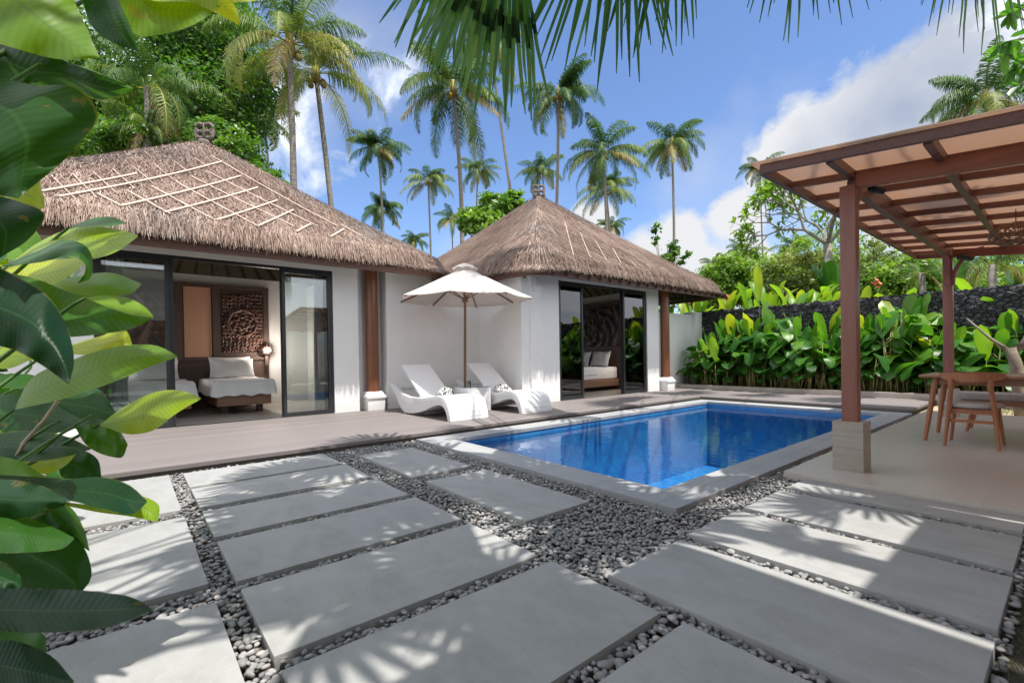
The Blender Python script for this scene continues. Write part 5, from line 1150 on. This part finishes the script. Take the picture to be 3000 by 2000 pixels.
hang(1440, -300, 1300, 250, 2.7, 1.05, 18, .75, .45, -.5)
hang(1820, -440, 1750, 190, 2.7, 1.34, 26, .80, .40)
hang(1985, -470, 1900, 110, 2.8, 1.28, 20, .55, .35)
hang(2370, -640, 2365, 60, 3.0, 1.62, 26, .62, .25)
hang(2860, -600, 2840, 60, 3.0, 1.62, 24, .50, .25)
hang(1360, -260, 1260, 180, 2.9, .98, 16, .8, .55, .2)
fan_palm('fan palm whose pleated leaves hang into the top of the photo, trunk out of frame', (-.35, 1.0-2.0), L, 4.6)
def shade(x, y, h): return A((x+SUN.x/SUN.z*h, y+SUN.y/SUN.z*h, h))
def infr(p, R):
    v = Vector(p)-CAM; z = v.dot(FW)
    if z < -R: return False
    z = max(z, .3); px = 1500+FPX*v.dot(RT)/z; py = PPY-FPX*v.dot(UP)/z; m = R*FPX/z*1.05
    return px > -m and px < 3000+m and py > -m and py < 2000+m
tg = [(-3.35, .95, .85), (-2.75, .80, .8), (-2.95, 1.35, .7), (-2.1, 1.20, .8), (-2.0, .75, .6), (-4.5, 1.5, .7), (-4.6, .9, .6), (-4.4, 2.35, .7), (-2.9, 2.30, .85), (-2.3, 2.30, .75), (-1.85, 2.75, .7), (-3.7, 2.9, .8), (-2.8, 2.9, .8), (-3.6, 1.9, .6),
      (-1.15, 3.75, .50), (-.8, 3.95, .5), (-1.0, 2.85, .32), (-5.3, 2.4, .75), (-5.2, 3.6, .7), (-5.7, 5.6, .8), (-6.3, 8.6, .8), (-6.0, 7.4, .8), (-4.6, 11.1, .8), (-3.2, 11.0, .8), (-6.2, 10.6, .9), (-3.1, .35, .35), (-1.65, 1.1, .45), (-7.9, 5.3, .9), (-8.2, 5.6, .8),
      (-3.15, .55, .5), (-1.75, 2.3, .7), (-4.15, 2.1, .5), (-5.0, 1.9, .5), (-1.9, 3.6, .5), (-1.85, 6.5, .6), (-2.7, .6, .6), (-3.3, 1.2, .6), (-4.9, 1.2, .55), (-2.75, 2.25, .5), (-8.45, 5.45, .8), (-8.45, 5.0, .8), (-8.3, 5.3, .8), (-3.9, .9, .5), (-1.5, 1.4, .5)]
L = []
rr5 = np.random.default_rng(31)
for k, (x, y, R) in enumerate(tg):
    h = 4.3+.35*(k % 3)
    if k in (27, 28, 39, 40, 41): h = 6.0  # leaves added out of view to block a sun patch on the alcove
    z0 = {27: 1.4, 28: 1.4, 39: 2.1, 40: 1.9, 41: 1.0}.get(k, 0)
    while infr((x+SUN.x/SUN.z*(h-z0), y+SUN.y/SUN.z*(h-z0), h), R*1.25) and h < 16: h += .3
    c = A((x+SUN.x/SUN.z*(h-z0), y+SUN.y/SUN.z*(h-z0), h)); a = rr5.uniform(0, 2*PI); d = A((math.cos(a), math.sin(a), -.2)); L.append((c-d*R*.35, d, (rr5.normal(0, .25), rr5.normal(0, .25), 1), R*1.15, 24, 4.2+rr5.uniform(-.8, .8), .4))
fan_palm('tall fan palm overhead, out of frame, whose crown dapples the slabs with shade', (-.2, -1.6), L[:14]+L[25:27]+L[29:30], 6.2)
fan_palm('second tall fan palm out of frame to the right, shading the pool edge, with leaves added to shade the alcove', (1.1, 2.9), L[14:25]+L[27:29]+L[30:], 7.5)

# ---------------- coconut palms
def crown(seed, nf=24, dead=4, L=4.2, dens=84, yellow=.25, lw=.019, ll_=1.0):
    r = np.random.default_rng(seed); V = []; F_ = []; T = []; off = 0
    for k in range(nf+dead):
        az_ = k*2.399+r.normal(0, .45); isd = k >= nf; q = k/nf
        e0 = (1.30-1.75*q+r.normal(0, .20)) if not isd else r.uniform(-.9, -.2); bend = r.uniform(1.2, 2.5) if not isd else r.uniform(.6, 1.1)
        LL = L*r.uniform(.68, 1.10)*(.75+.25*min(1, q*4)) if not isd else L*r.uniform(.55, .9); tint = (.95+r.uniform(-.02, .05)) if isd else np.clip((.35+yellow*q+r.normal(0, .13)), .05, .88)
        n = 15; t = np.linspace(0, 1, n); e = e0-bend*t**1.3; ds = LL/(n-1); H = A((math.cos(az_), math.sin(az_), 0)); S = A((-math.sin(az_), math.cos(az_), 0))
        d = np.cos(e)[:, None]*H+np.sin(e)[:, None]*A((0, 0, 1)); p = np.concatenate([[A((0, 0, 0))], np.cumsum(d[:-1]*ds, 0)]); p = p+H*.10
        twist = r.normal(0, .35)
        # rachis ribbon
        w = .035*(1-.8*t); Nn = np.cross(d, S[None]); a = p-S*w[:, None]; b_ = p+S*w[:, None]; vv = np.stack([a, b_], 1).reshape(-1, 3); V.append(vv); i = np.arange(n-1)*2+off; F_.append(np.stack([i, i+1, i+3, i+2], 1)); T.append(np.full(len(vv), min(1, tint+.25) if not isd else tint)); off += len(vv)
        # leaflets
        m = dens; tl = np.linspace(.13, .99, m); P0 = np.stack([np.interp(tl, t, p[:, c]) for c in range(3)], 1); D0_ = nrmz(np.stack([np.interp(tl, t, d[:, c]) for c in range(3)], 1)); UPn = nrmz(np.cross(np.cross(D0_, A((0, 0, 1.))), D0_)+1e-6)
        for sg in (-1, 1):
            ll = ll_*np.sin(np.clip(tl*.86+.16, 0, 1)*PI)**.6*r.uniform(.8, 1.1, m)*(L/4.2)
            Sx = S*sg; cur = nrmz(Sx[None]*math.cos(twist*sg*.5)+D0_*r.uniform(.45, .75, m)[:, None]+UPn*r.normal(.12, .12, m)[:, None])
            d1 = nrmz(cur+A((0, 0, -1))*r.uniform(.15, .8, m)[:, None]); d2 = nrmz(cur*.4+A((0, 0, -1))*r.uniform(.8, 1.6, m)[:, None])
            P1 = P0+d1*(ll*.5)[:, None]; P2 = P1+d2*(ll*.5)[:, None]; ww = lw*(L/4.2)*1.0; X_ = D0_*ww
            vv = np.stack([P0-X_, P0+X_, P1+X_, P1-X_, P2+X_*.15, P2-X_*.15], 1).reshape(-1, 3); V.append(vv); i = np.arange(m)*6+off
            F_.append(np.stack([i, i+1, i+2, i+3], 1)); F_.append(np.stack([i+3, i+2, i+4, i+5], 1)); T.append(np.repeat(np.clip(tint+r.normal(0, .05, m), 0, 1), 6)); off += len(vv)
    return npmesh('palm_crown', np.concatenate(V), np.concatenate(F_), M['frond'], np.concatenate(T), make=False)
CR = [crown(1, 22, 2), crown(2, 20, 3), crown(3, 18, 2, yellow=.4), crown(4, 24, 2, yellow=.15), crown(5, 17, 1, yellow=.5)]
CRB = [crown(11, 18, 1, 4.3, 90, .65, .014, .78), crown(12, 17, 1, 4.3, 90, .6, .014, .78)]
cm = MB(); r = np.random.default_rng(2)
for k in range(9): a = r.uniform(0, 6.28); c_ = (math.cos(a)*.32, math.sin(a)*.32, r.uniform(-.5, -.1)); cm.lathe(c_, [(.02, -.14), (.11, -.08), (.13, 0), (.10, .09), (.02, .14)], 7)
cm.lathe((0, 0, 0), [(.15, -.4), (.20, -.1), (.18, .1), (.10, .4), (.03, .7)], 9)
nutsm = None
def palm(cx, cy, rpx, bx, by, label, var=0, big=False, rot=0, fr=3.2, sq=1.0):
    d = FPX*fr/rpx; c = at(cx, cy, d); b = at(bx, by, d); dr = (b-c); k = (-.1-c.z)/dr.z; g_ = c+dr*k
    t = thing('coconut_palm', g_, label, 'palm tree', 'coconut palms behind the villas')
    me = (CRB if big else CR)[var]; o = bpy.data.objects.new('crown', me); COL.objects.link(o); o.parent = t; o.location = c-g_; o.rotation_euler = (r.normal(0, .06), r.normal(0, .06), rot); o.scale = (sq, sq, sq)
    global nutsm
    if nutsm is None: n_ = cm.build('coconuts', M['coconut'], None, smooth=True); n_.parent = t; nutsm = n_.data
    else: n_ = bpy.data.objects.new('coconuts', nutsm); COL.objects.link(n_); n_.parent = t
    n_.location = c-g_
    q = MB(); off = Vector((r.normal(0, .2), r.normal(0, .2), 0)); pts = []
    for s in np.linspace(0, 1, 12): pts.append(Vector((0, 0, 0)).lerp(c-g_, s)+off*math.sin(s*PI)*1.2)
    q.tube(pts, [.15-.055*s+.06*max(0, 1-s*12) for s in np.linspace(0, 1, 12)], 9); tr = q.build('trunk', M['palmbark'], None, smooth=True); tr.parent = t
    return t
PL = [((848, 128), 250, (853, 560), 'tallest near coconut palm with big drooping fronds behind the left roof', 0, True), ((925, 215), 215, (965, 610), 'coconut palm right beside the tallest one, its golden fronds arching to the right', 1, True),
 ((775, 345), 105, (800, 520), 'small slender coconut palm low between the tree mass and the tallest palm', 2, False), ((1108, 432), 92, (1116, 680), 'slim coconut palm in the gap right of the tall pair', 3, False),
 ((1254, 530), 78, (1258, 720), 'yellowish stout coconut palm standing low over the left roof slope', 4, False), ((1328, 262), 172, (1333, 705), 'tall coconut palm behind the hanging fan leaf, trunk straight', 0, False),
 ((1432, 120), 120, (1495, 580), 'leaning coconut palm with a curved trunk, crown behind the fan leaf', 1, False), ((1400, 498), 68, (1394, 660), 'short coconut palm with hanging dead fronds left of the right roof peak', 1, False),
 ((1636, 275), 128, (1622, 600), 'coconut palm rising directly behind the right villa peak', 3, False), ((1588, 498), 78, (1594, 650), 'small coconut palm just behind the right roof finial', 2, False),
 ((1768, 445), 122, (1775, 690), 'coconut palm above the middle of the right thatched roof', 0, False), ((1775, 555), 90, (1790, 700), 'lower coconut palm crown tucked beneath the one above the right roof', 4, False),
 ((1968, 418), 105, (1966, 745), 'lone coconut palm with a bare trunk in the middle of the sky', 1, False), ((2226, 492), 62, (2240, 800), 'far coconut palm left of the pavilion roof corner', 3, False),
 ((2885, 285), 160, (2950, 700), 'coconut palm rising over the right side of the pavilion roof', 0, False), ((1118, 612), 72, (1122, 760), 'young dark coconut palm low over the left roof end', 3, False),
 ((1325, 640), 60, (1328, 760), 'small yellow green palm in the valley between both roofs', 4, False), ((2175, 745), 62, (2178, 860), 'small palm behind the plants above the white garden wall', 0, False),
 ((2085, 772), 42, (2087, 860), 'tiny far palm beside the tip of the right thatched roof', 2, False), ((2320, 720), 62, (2316, 860), 'dark trunk palm behind the frangipani tree', 1, False), ((1215, 700), 48, (1215, 800), 'low palm tuft behind the end of the left roof', 3, False),
 ((1790, 660), 50, (1790, 760), 'low palm tuft peeping over the right roof slope', 3, False)]
for k, (c, rp, b_, l, v, bg_) in enumerate(PL): palm(c[0], c[1], rp, b_[0], b_[1], l, v, bg_, rot=k*1.7)
# areca-like palm in front of the tree mass and feather palm right
def feather_palm(cx, cy, rpx, d, label, seed, by, nf=16):
    c = at(cx, cy, d); t = thing('feather_palm', (c.x, c.y, -.1), label, 'palm tree'); L = rpx/FPX*d*1.25
    me = crown(seed, nf, 2, L, 46, .35); o = link('crown', me, None); o.parent = t; o.location = (0, 0, c.z+.1)
    # brighter, wider leaflets
    q = MB(); q.tube([(0, 0, 0), (.05, 0, (c.z+.1)*.5), (0, 0, c.z+.1)], [.14, .11, .10], 9); tr = q.build('trunk', M['palmbark'], None, smooth=True); tr.parent = t
feather_palm(432, 255, 200, 15, 'bright green feather palm in front of the dark tree on the left', 41, 0, 18)
feather_palm(430, 375, 105, 14.5, 'short yellowing palm tuft below the bright feather palm', 42, 0, 12)
feather_palm(2905, 775, 120, 14, 'feather palm spreading above the stone wall at the far right', 43, 0, 16)
feather_palm(2700, 800, 70, 17, 'small feather palm between the pavilion posts', 44, 0, 12)

# ---------------- leafy trees
def leafcloud(blobs, n, size, seed, tint0=.45, spread=.24, flat=.5):
    "leaf quads in clumps on the shells of the blobs"
    r = np.random.default_rng(seed); vol = A([b[3]*b[4]*b[5] for b in blobs])**(2/3); vol = vol/vol.sum(); V = []; T = []
    for b, w in zip(blobs, vol):
        m = int(n*w); nc = max(6, int(m/42)); dv = nrmz(r.normal(0, 1, (nc, 3))); rad = r.uniform(.55, 1.08, nc)**.6; cc = dv*rad[:, None]*A(b[3:6])+A(b[:3]); k = r.integers(0, nc, m)
        cs = (b[3]*b[4]*b[5])**(1/3)*r.uniform(.12, .26, nc); P = cc[k]+r.normal(0, 1, (m, 3))*cs[k][:, None]*A((1, 1, .6)); ct = r.normal(0, spread*.8, nc); nn = nrmz(r.normal(0, .6, (m, 3))+A((0, 0, flat))+dv[k]*.5)
        u = nrmz(np.cross(nn, r.normal(0, 1, (m, 3)))); v = np.cross(nn, u); s = size*r.uniform(.6, 1.25, m); u = u*(s*.5)[:, None]; v = v*(s*.24)[:, None]; bend = nn*(s*.12)[:, None]
        V.append(np.stack([P-u-bend, P-v, P+u-bend, P+v], 1).reshape(-1, 3)); T.append(np.repeat(np.clip(tint0+ct[k]+r.normal(0, .1, m), 0, 1), 4))
    return np.concatenate(V), np.concatenate(T)
def tree(label, base, blobs, n, size, mat, seed, tint0=.45, bark='bark', r0=.2, cat='tree', nm='leafy_tree', limbs=True, group=None):
    t = thing(nm, base, label, cat, group); V, T = leafcloud(blobs, n, size, seed, tint0)
    npmesh('crown', V, np.arange(len(V)).reshape(-1, 4), M[mat], T, parent=t)
    m = MB(); bz = Vector(base); cen = sum((Vector(b[:3]) for b in blobs), Vector())/len(blobs); fk = bz.lerp(cen, .55); fk.z = bz.z+(cen.z-bz.z)*.5
    m.tube([bz, bz.lerp(fk, .5)+Vector((.1, .05, 0)), fk], [r0, r0*.8, r0*.65], 9)
    if limbs:
        rr_l = np.random.default_rng(seed+5)
        for b in blobs:
            c = Vector(b[:3]); m.tube([fk, fk.lerp(c, .5)+Vector((0, 0, .25*b[5])), c], [r0*.5, r0*.3, r0*.12], 6)
            for q in range(5): e = c+Vector(nrmz(rr_l.normal(0, 1, 3)))*b[3]*.8; m.tube([fk.lerp(c, .6), c.lerp(e, .5)+Vector((0, 0, .1)), e], [r0*.22, r0*.13, r0*.04], 4)
    m.build('trunk', M[bark], t, smooth=True); return t
def B(x, y, d, rx, rz=None): c = at(x, y, d); R_ = rx/FPX*d; return (c.x, c.y, c.z, R_, R_, (rz if rz else rx)/FPX*d)
def gnd(x, y, d): c = at(x, y, d); return (c.x, c.y, -.1)
tree('large dark dense tree filling the sky behind the left roof', gnd(480, 300, 20), [B(420, 200, 20, 200, 150), B(620, 130, 20, 150, 120), B(690, 250, 20, 110, 150), B(600, 330, 19, 150, 130), B(330, 330, 18, 150, 120), B(560, 20, 21, 150, 80), B(250, 420, 17, 130, 70), B(480, 430, 17.5, 160, 70), B(120, 300, 19, 170, 150)], 60000, .22, 'leaf_tree', 1, .48, r0=.35)
tree('mid green bushy tree directly behind the left roof ridge', gnd(700, 460, 15.5), [B(690, 455, 15.5, 75, 65), B(760, 520, 15.5, 60, 50), B(640, 410, 15.5, 60, 55), B(810, 555, 15.5, 45, 30), B(300, 430, 15, 120, 40), B(420, 420, 15, 90, 40)], 14000, .17, 'leaf_tree', 2, .68, r0=.12)
tree('bright green shrub tree between the two roofs', gnd(1450, 640, 19), [B(1400, 650, 19, 55, 35), B(1460, 610, 19, 55, 45), B(1500, 600, 19, 40, 35), B(1440, 660, 18.5, 60, 40)], 5200, .26, 'leaf_light', 3, .35, r0=.12)
tree('feathery grey green tree beside the lone palm trunk', gnd(1960, 740, 34), [B(1922, 715, 34, 14, 55), B(1958, 735, 34, 28, 40), B(1990, 745, 34, 24, 26)], 1000, .34, 'leaf_tree', 4, .6, r0=.08)
bt = [((2130, 800), 60, 50, 22, 'leaf_light', 'light green bush behind the hedge right of the thatch tip'), ((2230, 800), 90, 60, 24, 'leaf_light', 'yellow green leafy tree behind the hedge'), ((2330, 810), 90, 75, 21, 'leaf_olive', 'olive leafy tree behind the pale frangipani trunk'),
      ((2420, 760), 90, 90, 26, 'leaf_light', 'bright leafy tree behind the pavilion post'), ((2560, 800), 90, 90, 23, 'leaf_olive', 'speckled olive tree seen through the pavilion'), ((2650, 820), 80, 70, 20, 'leaf_light', 'light tree in the middle of the pavilion opening'), ((2760, 810), 80, 60, 24, 'leaf_olive', 'hazy tree behind the rear pavilion post'),
      ((2880, 830), 120, 60, 22, 'leaf_light', 'leafy trees at the far right above the black wall'), ((3020, 780), 100, 110, 25, 'leaf_tree', 'dark leafy tree at the right edge of the photo'), ((2050, 840), 60, 40, 25, 'leaf_olive', 'low olive bush behind the thatch tip')]
for k, (c, rx, rz, d, mt, lab) in enumerate(bt):
    tree(lab, gnd(c[0], c[1], d), [B(c[0], c[1], d, rx, rz), B(c[0]-rx*.5, c[1]+rz*.6, d, rx*.8, rz*.6), B(c[0]+rx*.5, c[1]+rz*.5, d, rx*.8, rz*.6), B(c[0], c[1]+rz*1.2, d, rx, rz*.7)], 8500, .24, mt, 20+k, .5, r0=.12, group='trees beyond the stone wall')
# frangipani
def frangipani(label, base, fork, top, seed, ll=.26, mat='leaf_light', depth=5, r0=.17, spread=.62, L0=1.3):
    t = thing('frangipani_tree', base, label, 'tree'); m = MB(); r = np.random.default_rng(seed); lb = LB()
    m.tube([Vector(base), Vector(base).lerp(Vector(fork), .5)+Vector((.1, .1, 0)), Vector(fork)], [r0*1.3, r0*1.05, r0], 10)
    def grow(p, d, L, rad, k):
        q = p+d*L; md = (p+q)/2+Vector(r.normal(0, .05*L, 3)); m.tube([p, md, q], [rad, rad*.85, rad*.72], 6, False)
        if k == 0:
            for j in range(r.integers(9, 14)):
                a = r.uniform(0, 2*PI); e = r.uniform(-.2, 1.0); x = d.orthogonal().normalized(); y = d.cross(x); dd = (x*math.cos(a)+y*math.sin(a))*math.cos(e)+d*math.sin(e); l = ll*r.uniform(.7, 1.2)
                lb.blade([q, q+dd*l*.55, q+dd*l-Vector((0, 0, .12*l))], A((r.normal(0, .3), r.normal(0, .3), 1)), l*.28, np.clip(r.normal(.5, .25), 0, 1), .15, 4, 3, 0, j)
            return
        nb = 2 if r.random() < .45 else 3; a0 = r.uniform(0, 6.28); x = d.orthogonal().normalized(); y = d.cross(x)
        for j in range(nb):
            a = a0+2*PI*j/nb; s = spread*r.uniform(.7, 1.25); nd = (d*math.cos(s)+(x*math.cos(a)+y*math.sin(a))*math.sin(s)+Vector((0, 0, .10))).normalized(); grow(q, nd, L*r.uniform(.68, .9), rad*.66, k-1)
    for j in range(4):
        a = j*PI/2+.5; grow(Vector(fork), Vector((math.cos(a)*.75, math.sin(a)*.75, .62)).normalized(), L0, r0*.62, depth)
    m.build('trunk', M['palebark'], t, smooth=True); lb.build('crown', M[mat], t, smooth=False)
f0 = at(2425, 715, 17); g0 = at(2400, 830, 17); frangipani('pale trunked frangipani tree with a wide branching crown left of the pavilion post', (g0.x, g0.y, -.1), tuple(f0), None, 4, .30, depth=5, r0=.13, L0=.95, spread=.55)
f1 = Vector((-.60, 10.75, .98)); t = thing('bare_frangipani', (-.52, 10.75, -.05), 'stubby bare frangipani trunk planted behind the pavilion floor', 'tree')
m = MB(); m.tube([(-.50, 10.75, -.06), (-.57, 10.75, .35), (-.60, 10.75, .75), (-.66, 10.74, 1.05)], [.13, .085, .075, .07], 12); m.tube([(-.68, 10.74, 1.0), (-.9, 10.72, 1.22), (-1.16, 10.7, 1.55)], [.035, .02, .012], 8); m.tube([(-.62, 10.75, 1.0), (-.52, 10.76, 1.12), (-.44, 10.78, 1.32)], [.05, .045, .04], 8); m.build('trunk', M['bark'], t, smooth=True)
# overhanging leafy branch at top right
lb = LB(); t = thing('hanging_branch_tree', (1.6, 6.5, -.1), 'leafy branch hanging in at the top right corner', 'tree'); m = MB(); r = np.random.default_rng(12)
m.tube([(1.6, 6.5, -.1), (1.5, 6.4, 3.5), at(3080, 120, 5.2)], [.14, .11, .05], 8)
for k, (x, y, e) in enumerate([(2985, 20, 0), (2960, 120, 0), (2990, 170, 0), (2935, 130, 0), (2990, 250, 0), (2975, 200, 0), (3020, 90, 0), (2960, 40, 0), (3010, 270, 0), (3020, 180, 0), (2945, 160, 0)]):
    c = A(at(x, y, 5.2+r.normal(0, .15))); m.tube([A(at(3080, 120, 5.2)), (c+A(at(3080, 120, 5.2)))/2+A((0, 0, .05)), c], [.02, .012, .006], 5)
    for j in range(12):
        d = nrmz(r.normal(0, 1, 3)*A((1, 1, .7))-A((0, 0, .25))); l = r.uniform(.12, .20); lb.blade([c, c+d*l*.5, c+d*l-A((0, 0, .03))], A((r.normal(0, .4), r.normal(0, .4), 1)), l*.36, r.uniform(0, .6), .15, 6, 3, 0, j)
m.build('branch', M['bark'], t, smooth=True); lb.build('leaves', M['leaf_canna'], t)

# ---------------- canna hedge in front of the stone wall
def canna(seed, H, nst, up, low=1.0):
    r = np.random.default_rng(seed); lb = LB(); st_ = MB()
    for k in range(nst):
        x, y = r.normal(0, .12, 2); h = H*r.uniform(.55, 1.0); az_ = r.uniform(0, 2*PI); lean = r.uniform(.02, .22); tp = A((x+math.cos(az_)*lean*h, y+math.sin(az_)*lean*h, h)); st_.tube([(x, y, 0), ((x+tp[0])/2+r.normal(0, .02), (y+tp[1])/2, h*.5), tuple(tp)], [.013, .011, .007], 6)
        upr = r.random() < up and h > H*.75
        L = r.uniform(.32, .54)*(1.35 if upr else 1); W = L*(r.uniform(.30, .44) if upr else r.uniform(.50, .68)); d = A((math.cos(az_), math.sin(az_), 0))
        if upr: c = [tp, tp+d*L*.12+A((0, 0, L*.55)), tp+d*L*r.uniform(.2, .45)+A((0, 0, L*.95))]; n = -d+A((0, 0, .5))
        else: dr = r.uniform(-.1, .75); c = [tp, tp+d*L*.55+A((0, 0, L*.30)), tp+d*L*.92+A((0, 0, -L*dr))]; n = A((0, 0, 1))+d*.35
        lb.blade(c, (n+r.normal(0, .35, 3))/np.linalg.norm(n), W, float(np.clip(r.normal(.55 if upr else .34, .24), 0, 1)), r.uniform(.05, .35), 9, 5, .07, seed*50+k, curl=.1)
        for q_ in range(2):
            hh = h*r.uniform(.38, .88); a2 = az_+r.uniform(1.2, 5); d = A((math.cos(a2), math.sin(a2), 0)); p0 = A((x, y, 0))*(1-hh/h)+tp*(hh/h); L = r.uniform(.26, .4); p1 = p0+d*.12+A((0, 0, .12))
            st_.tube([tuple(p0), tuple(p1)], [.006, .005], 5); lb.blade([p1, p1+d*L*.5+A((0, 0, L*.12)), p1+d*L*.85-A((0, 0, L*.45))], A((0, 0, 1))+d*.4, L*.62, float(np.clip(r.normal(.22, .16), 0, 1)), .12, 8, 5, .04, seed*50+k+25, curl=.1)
    return lb.build('leaves', M['leaf_canna'], make=False), st_
def canna_proto(seed, H, nst, up, helic=False):
    lm, st_ = canna(seed, H, nst, up); so_ = st_.build('stems', M['stemdry'], None, smooth=True); sm = so_.data; bpy.data.objects.remove(so_)
    if helic: lm.materials[0] = M['leaf_helic']
    return lm, sm
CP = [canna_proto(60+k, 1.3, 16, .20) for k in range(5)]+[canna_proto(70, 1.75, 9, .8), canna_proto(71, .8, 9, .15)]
r = np.random.default_rng(77); pos = []
for x in np.arange(-7.0, 1.4, .27): pos.append((x+r.normal(0, .06), 12.55+r.normal(0, .08), 0)); 
for x in np.arange(-6.9, 1.4, .34): pos.append((x+r.normal(0, .06), 12.98+r.normal(0, .07), 1))
def hs(x):  # hedge height along the wall
    return float(np.interp(x, [-7.2, -6.6, -5.8, -5.2, -4.4, -3.6, -2.9, -2.3, -1.7, -1.2, -.6, .2, 1.5], [.62, .85, 1.05, 1.18, 1.10, .95, 1.0, 1.22, 1.05, .85, .95, 1.15, 1.3]))
refl = ['dark round-leaved', 'upright glossy', 'yellow tipped', 'wide drooping', 'mid green']
pos.sort(key=lambda p: p[0]); cnt = 0
for x, y, row in pos:
    cnt += 1; v = int(r.integers(0, 5)); s = hs(x)*r.uniform(.88, 1.08)*(1.12 if row else .95)
    if row and r.random() < .08: v = 5; s *= .85
    if not row and r.random() < .25: v = 6; s = 1.0
    where = 'left end near the white wall' if x < -5.9 else 'left of the pavilion post' if x < -3.3 else 'between the pavilion posts' if x < -1.45 else 'behind the table and chair'
    t = thing('canna_plant', (x, y, .06), 'leafy green plant in the hedge %s row, %s' % ('back' if row else 'front', where), 'plant', 'hedge plants %s, %s row' % (where, 'back' if row else 'front'))
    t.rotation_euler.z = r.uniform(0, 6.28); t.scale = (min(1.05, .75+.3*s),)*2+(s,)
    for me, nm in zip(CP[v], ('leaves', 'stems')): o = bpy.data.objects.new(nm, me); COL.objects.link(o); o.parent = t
# ---------------- heliconia thicket beyond the wall
def helic(seed):
    r = np.random.default_rng(seed); lb = LB(); st_ = MB(); fl = MB()
    for k in range(13):
        x, y = r.normal(0, .25, 2); h = r.uniform(1.5, 2.35); az_ = r.uniform(0, 6.28); d = A((math.cos(az_), math.sin(az_), 0)); tp = A((x, y, h))+d*.12*h; st_.tube([(x, y, 0), tuple(tp)], [.016, .008], 5)
        L = r.uniform(.7, 1.1); c = [tp, tp+d*L*.15+A((0, 0, L*.6)), tp+d*L*r.uniform(.25, .7)+A((0, 0, L*r.uniform(.6, .95)))]; lb.blade(c, -d+A((0, 0, .5)), L*.24, float(np.clip(r.normal(.55, .22), 0, 1)), .2, 9, 5, .03, k)
    return lb.build('leaves', M['leaf_helic'], make=False), st_
HP = []
for k in range(4):
    lm, st_ = helic(200+k); so_ = st_.build('stems', M['stem'], None); sm = so_.data; bpy.data.objects.remove(so_); HP.append((lm, sm))
pos = [(x+r.normal(0, .1), 14.3+r.normal(0, .25)+(.8 if k % 2 else 0)) for k, x in enumerate(np.arange(-9.6, 4.0, .42))]
for x, y in pos:
    v = int(r.integers(0, 4)); where = 'above the white garden wall' if x < -7 else 'left of the pavilion post' if x < -3.8 else 'seen through the pavilion'
    t = thing('heliconia_plant', (x, y, -.1), 'tall upright yellow green leaves behind the black wall, %s' % where, 'plant', 'tall leafy plants %s' % where); s = r.uniform(.82, 1.05)*(1.06 if x < -4.5 else .84); t.scale = (1, 1, s); t.rotation_euler.z = r.uniform(0, 6.28)
    for me, nm in zip(HP[v], ('leaves', 'stems')): o = bpy.data.objects.new(nm, me); COL.objects.link(o); o.parent = t
bl = LB()
def banana(x, y, d, hpx, lab, sd):
    c = at(x, y, d); t = thing('banana_plant', (c.x, c.y, -.1), lab, 'plant'); lb = LB(); r = np.random.default_rng(sd); st_ = MB(); L = hpx/FPX*d; z0 = c.z-L*.3
    st_.tube([(c.x, c.y, -.1), (c.x, c.y, z0)], [.07, .05], 8)
    for k in range(6):
        a = r.uniform(0, 6.28); dd = A((math.cos(a), math.sin(a), 0)); p = A((c.x, c.y, z0)); lb.blade([p, p+dd*L*.15+A((0, 0, L*.6)), p+dd*L*.35+A((0, 0, L*1.05))], -dd+A((0, 0, .4))-A(FW)*.8, L*.36, r.uniform(.1, .5), .1, 12, 5, .03, k)
    lb.build('leaves', M['leaf_canna'], t); st_.build('stem', M['stem'], t)
banana(2425, 850, 15.5, 110, 'banana plant with large pale leaves just left of the pavilion post, beyond the wall', 1); banana(2800, 830, 15.5, 90, 'banana plant with a broad upright leaf beyond the wall beside the rear post', 2); banana(2985, 850, 15.5, 90, 'banana leaf at the right edge beyond the black wall', 3)
fl = MB(); r = np.random.default_rng(8)
for k, (x, y) in enumerate([(2010, 880), (2022, 893), (2565, 832), (2575, 842), (2130, 880)]):
    c = at(x, y, 14.6); t_ = MB(); t_.tube([c, c+Vector((.05, 0, .10)), c+Vector((-.03, 0, .2))], [.03, .05, .01], 6); t_.tube([c, c+Vector((-.12, 0, .08))], [.03, .008], 5); tag(t_.build('heliconia_flower', M['flower']), ['red heliconia flower just above the white garden wall', 'lower red heliconia flower above the white garden wall', 'red heliconia flower seen through the pavilion', 'small red flower touching the other red flower in the pavilion opening', 'red flower beyond the hedge right of the thatch tip'][k], 'flower', 'red heliconia flowers')
# distant hill
hv = []; hf = []; n = 40
for i in range(n+1):
    x = -220+i*9.0; z = 22+10*math.sin(i*.35)+6*math.sin(i*.9+1)
    for (yy, zz) in ((330, 0), (360, z), (430, z*.2)): hv.append((x, yy, zz-2))
for i in range(n):
    for j in range(2): a = i*3+j; hf.append((a, a+1, a+4, a+3))
structure(npmesh('hills', hv, hf, M['hill'], smooth=True))
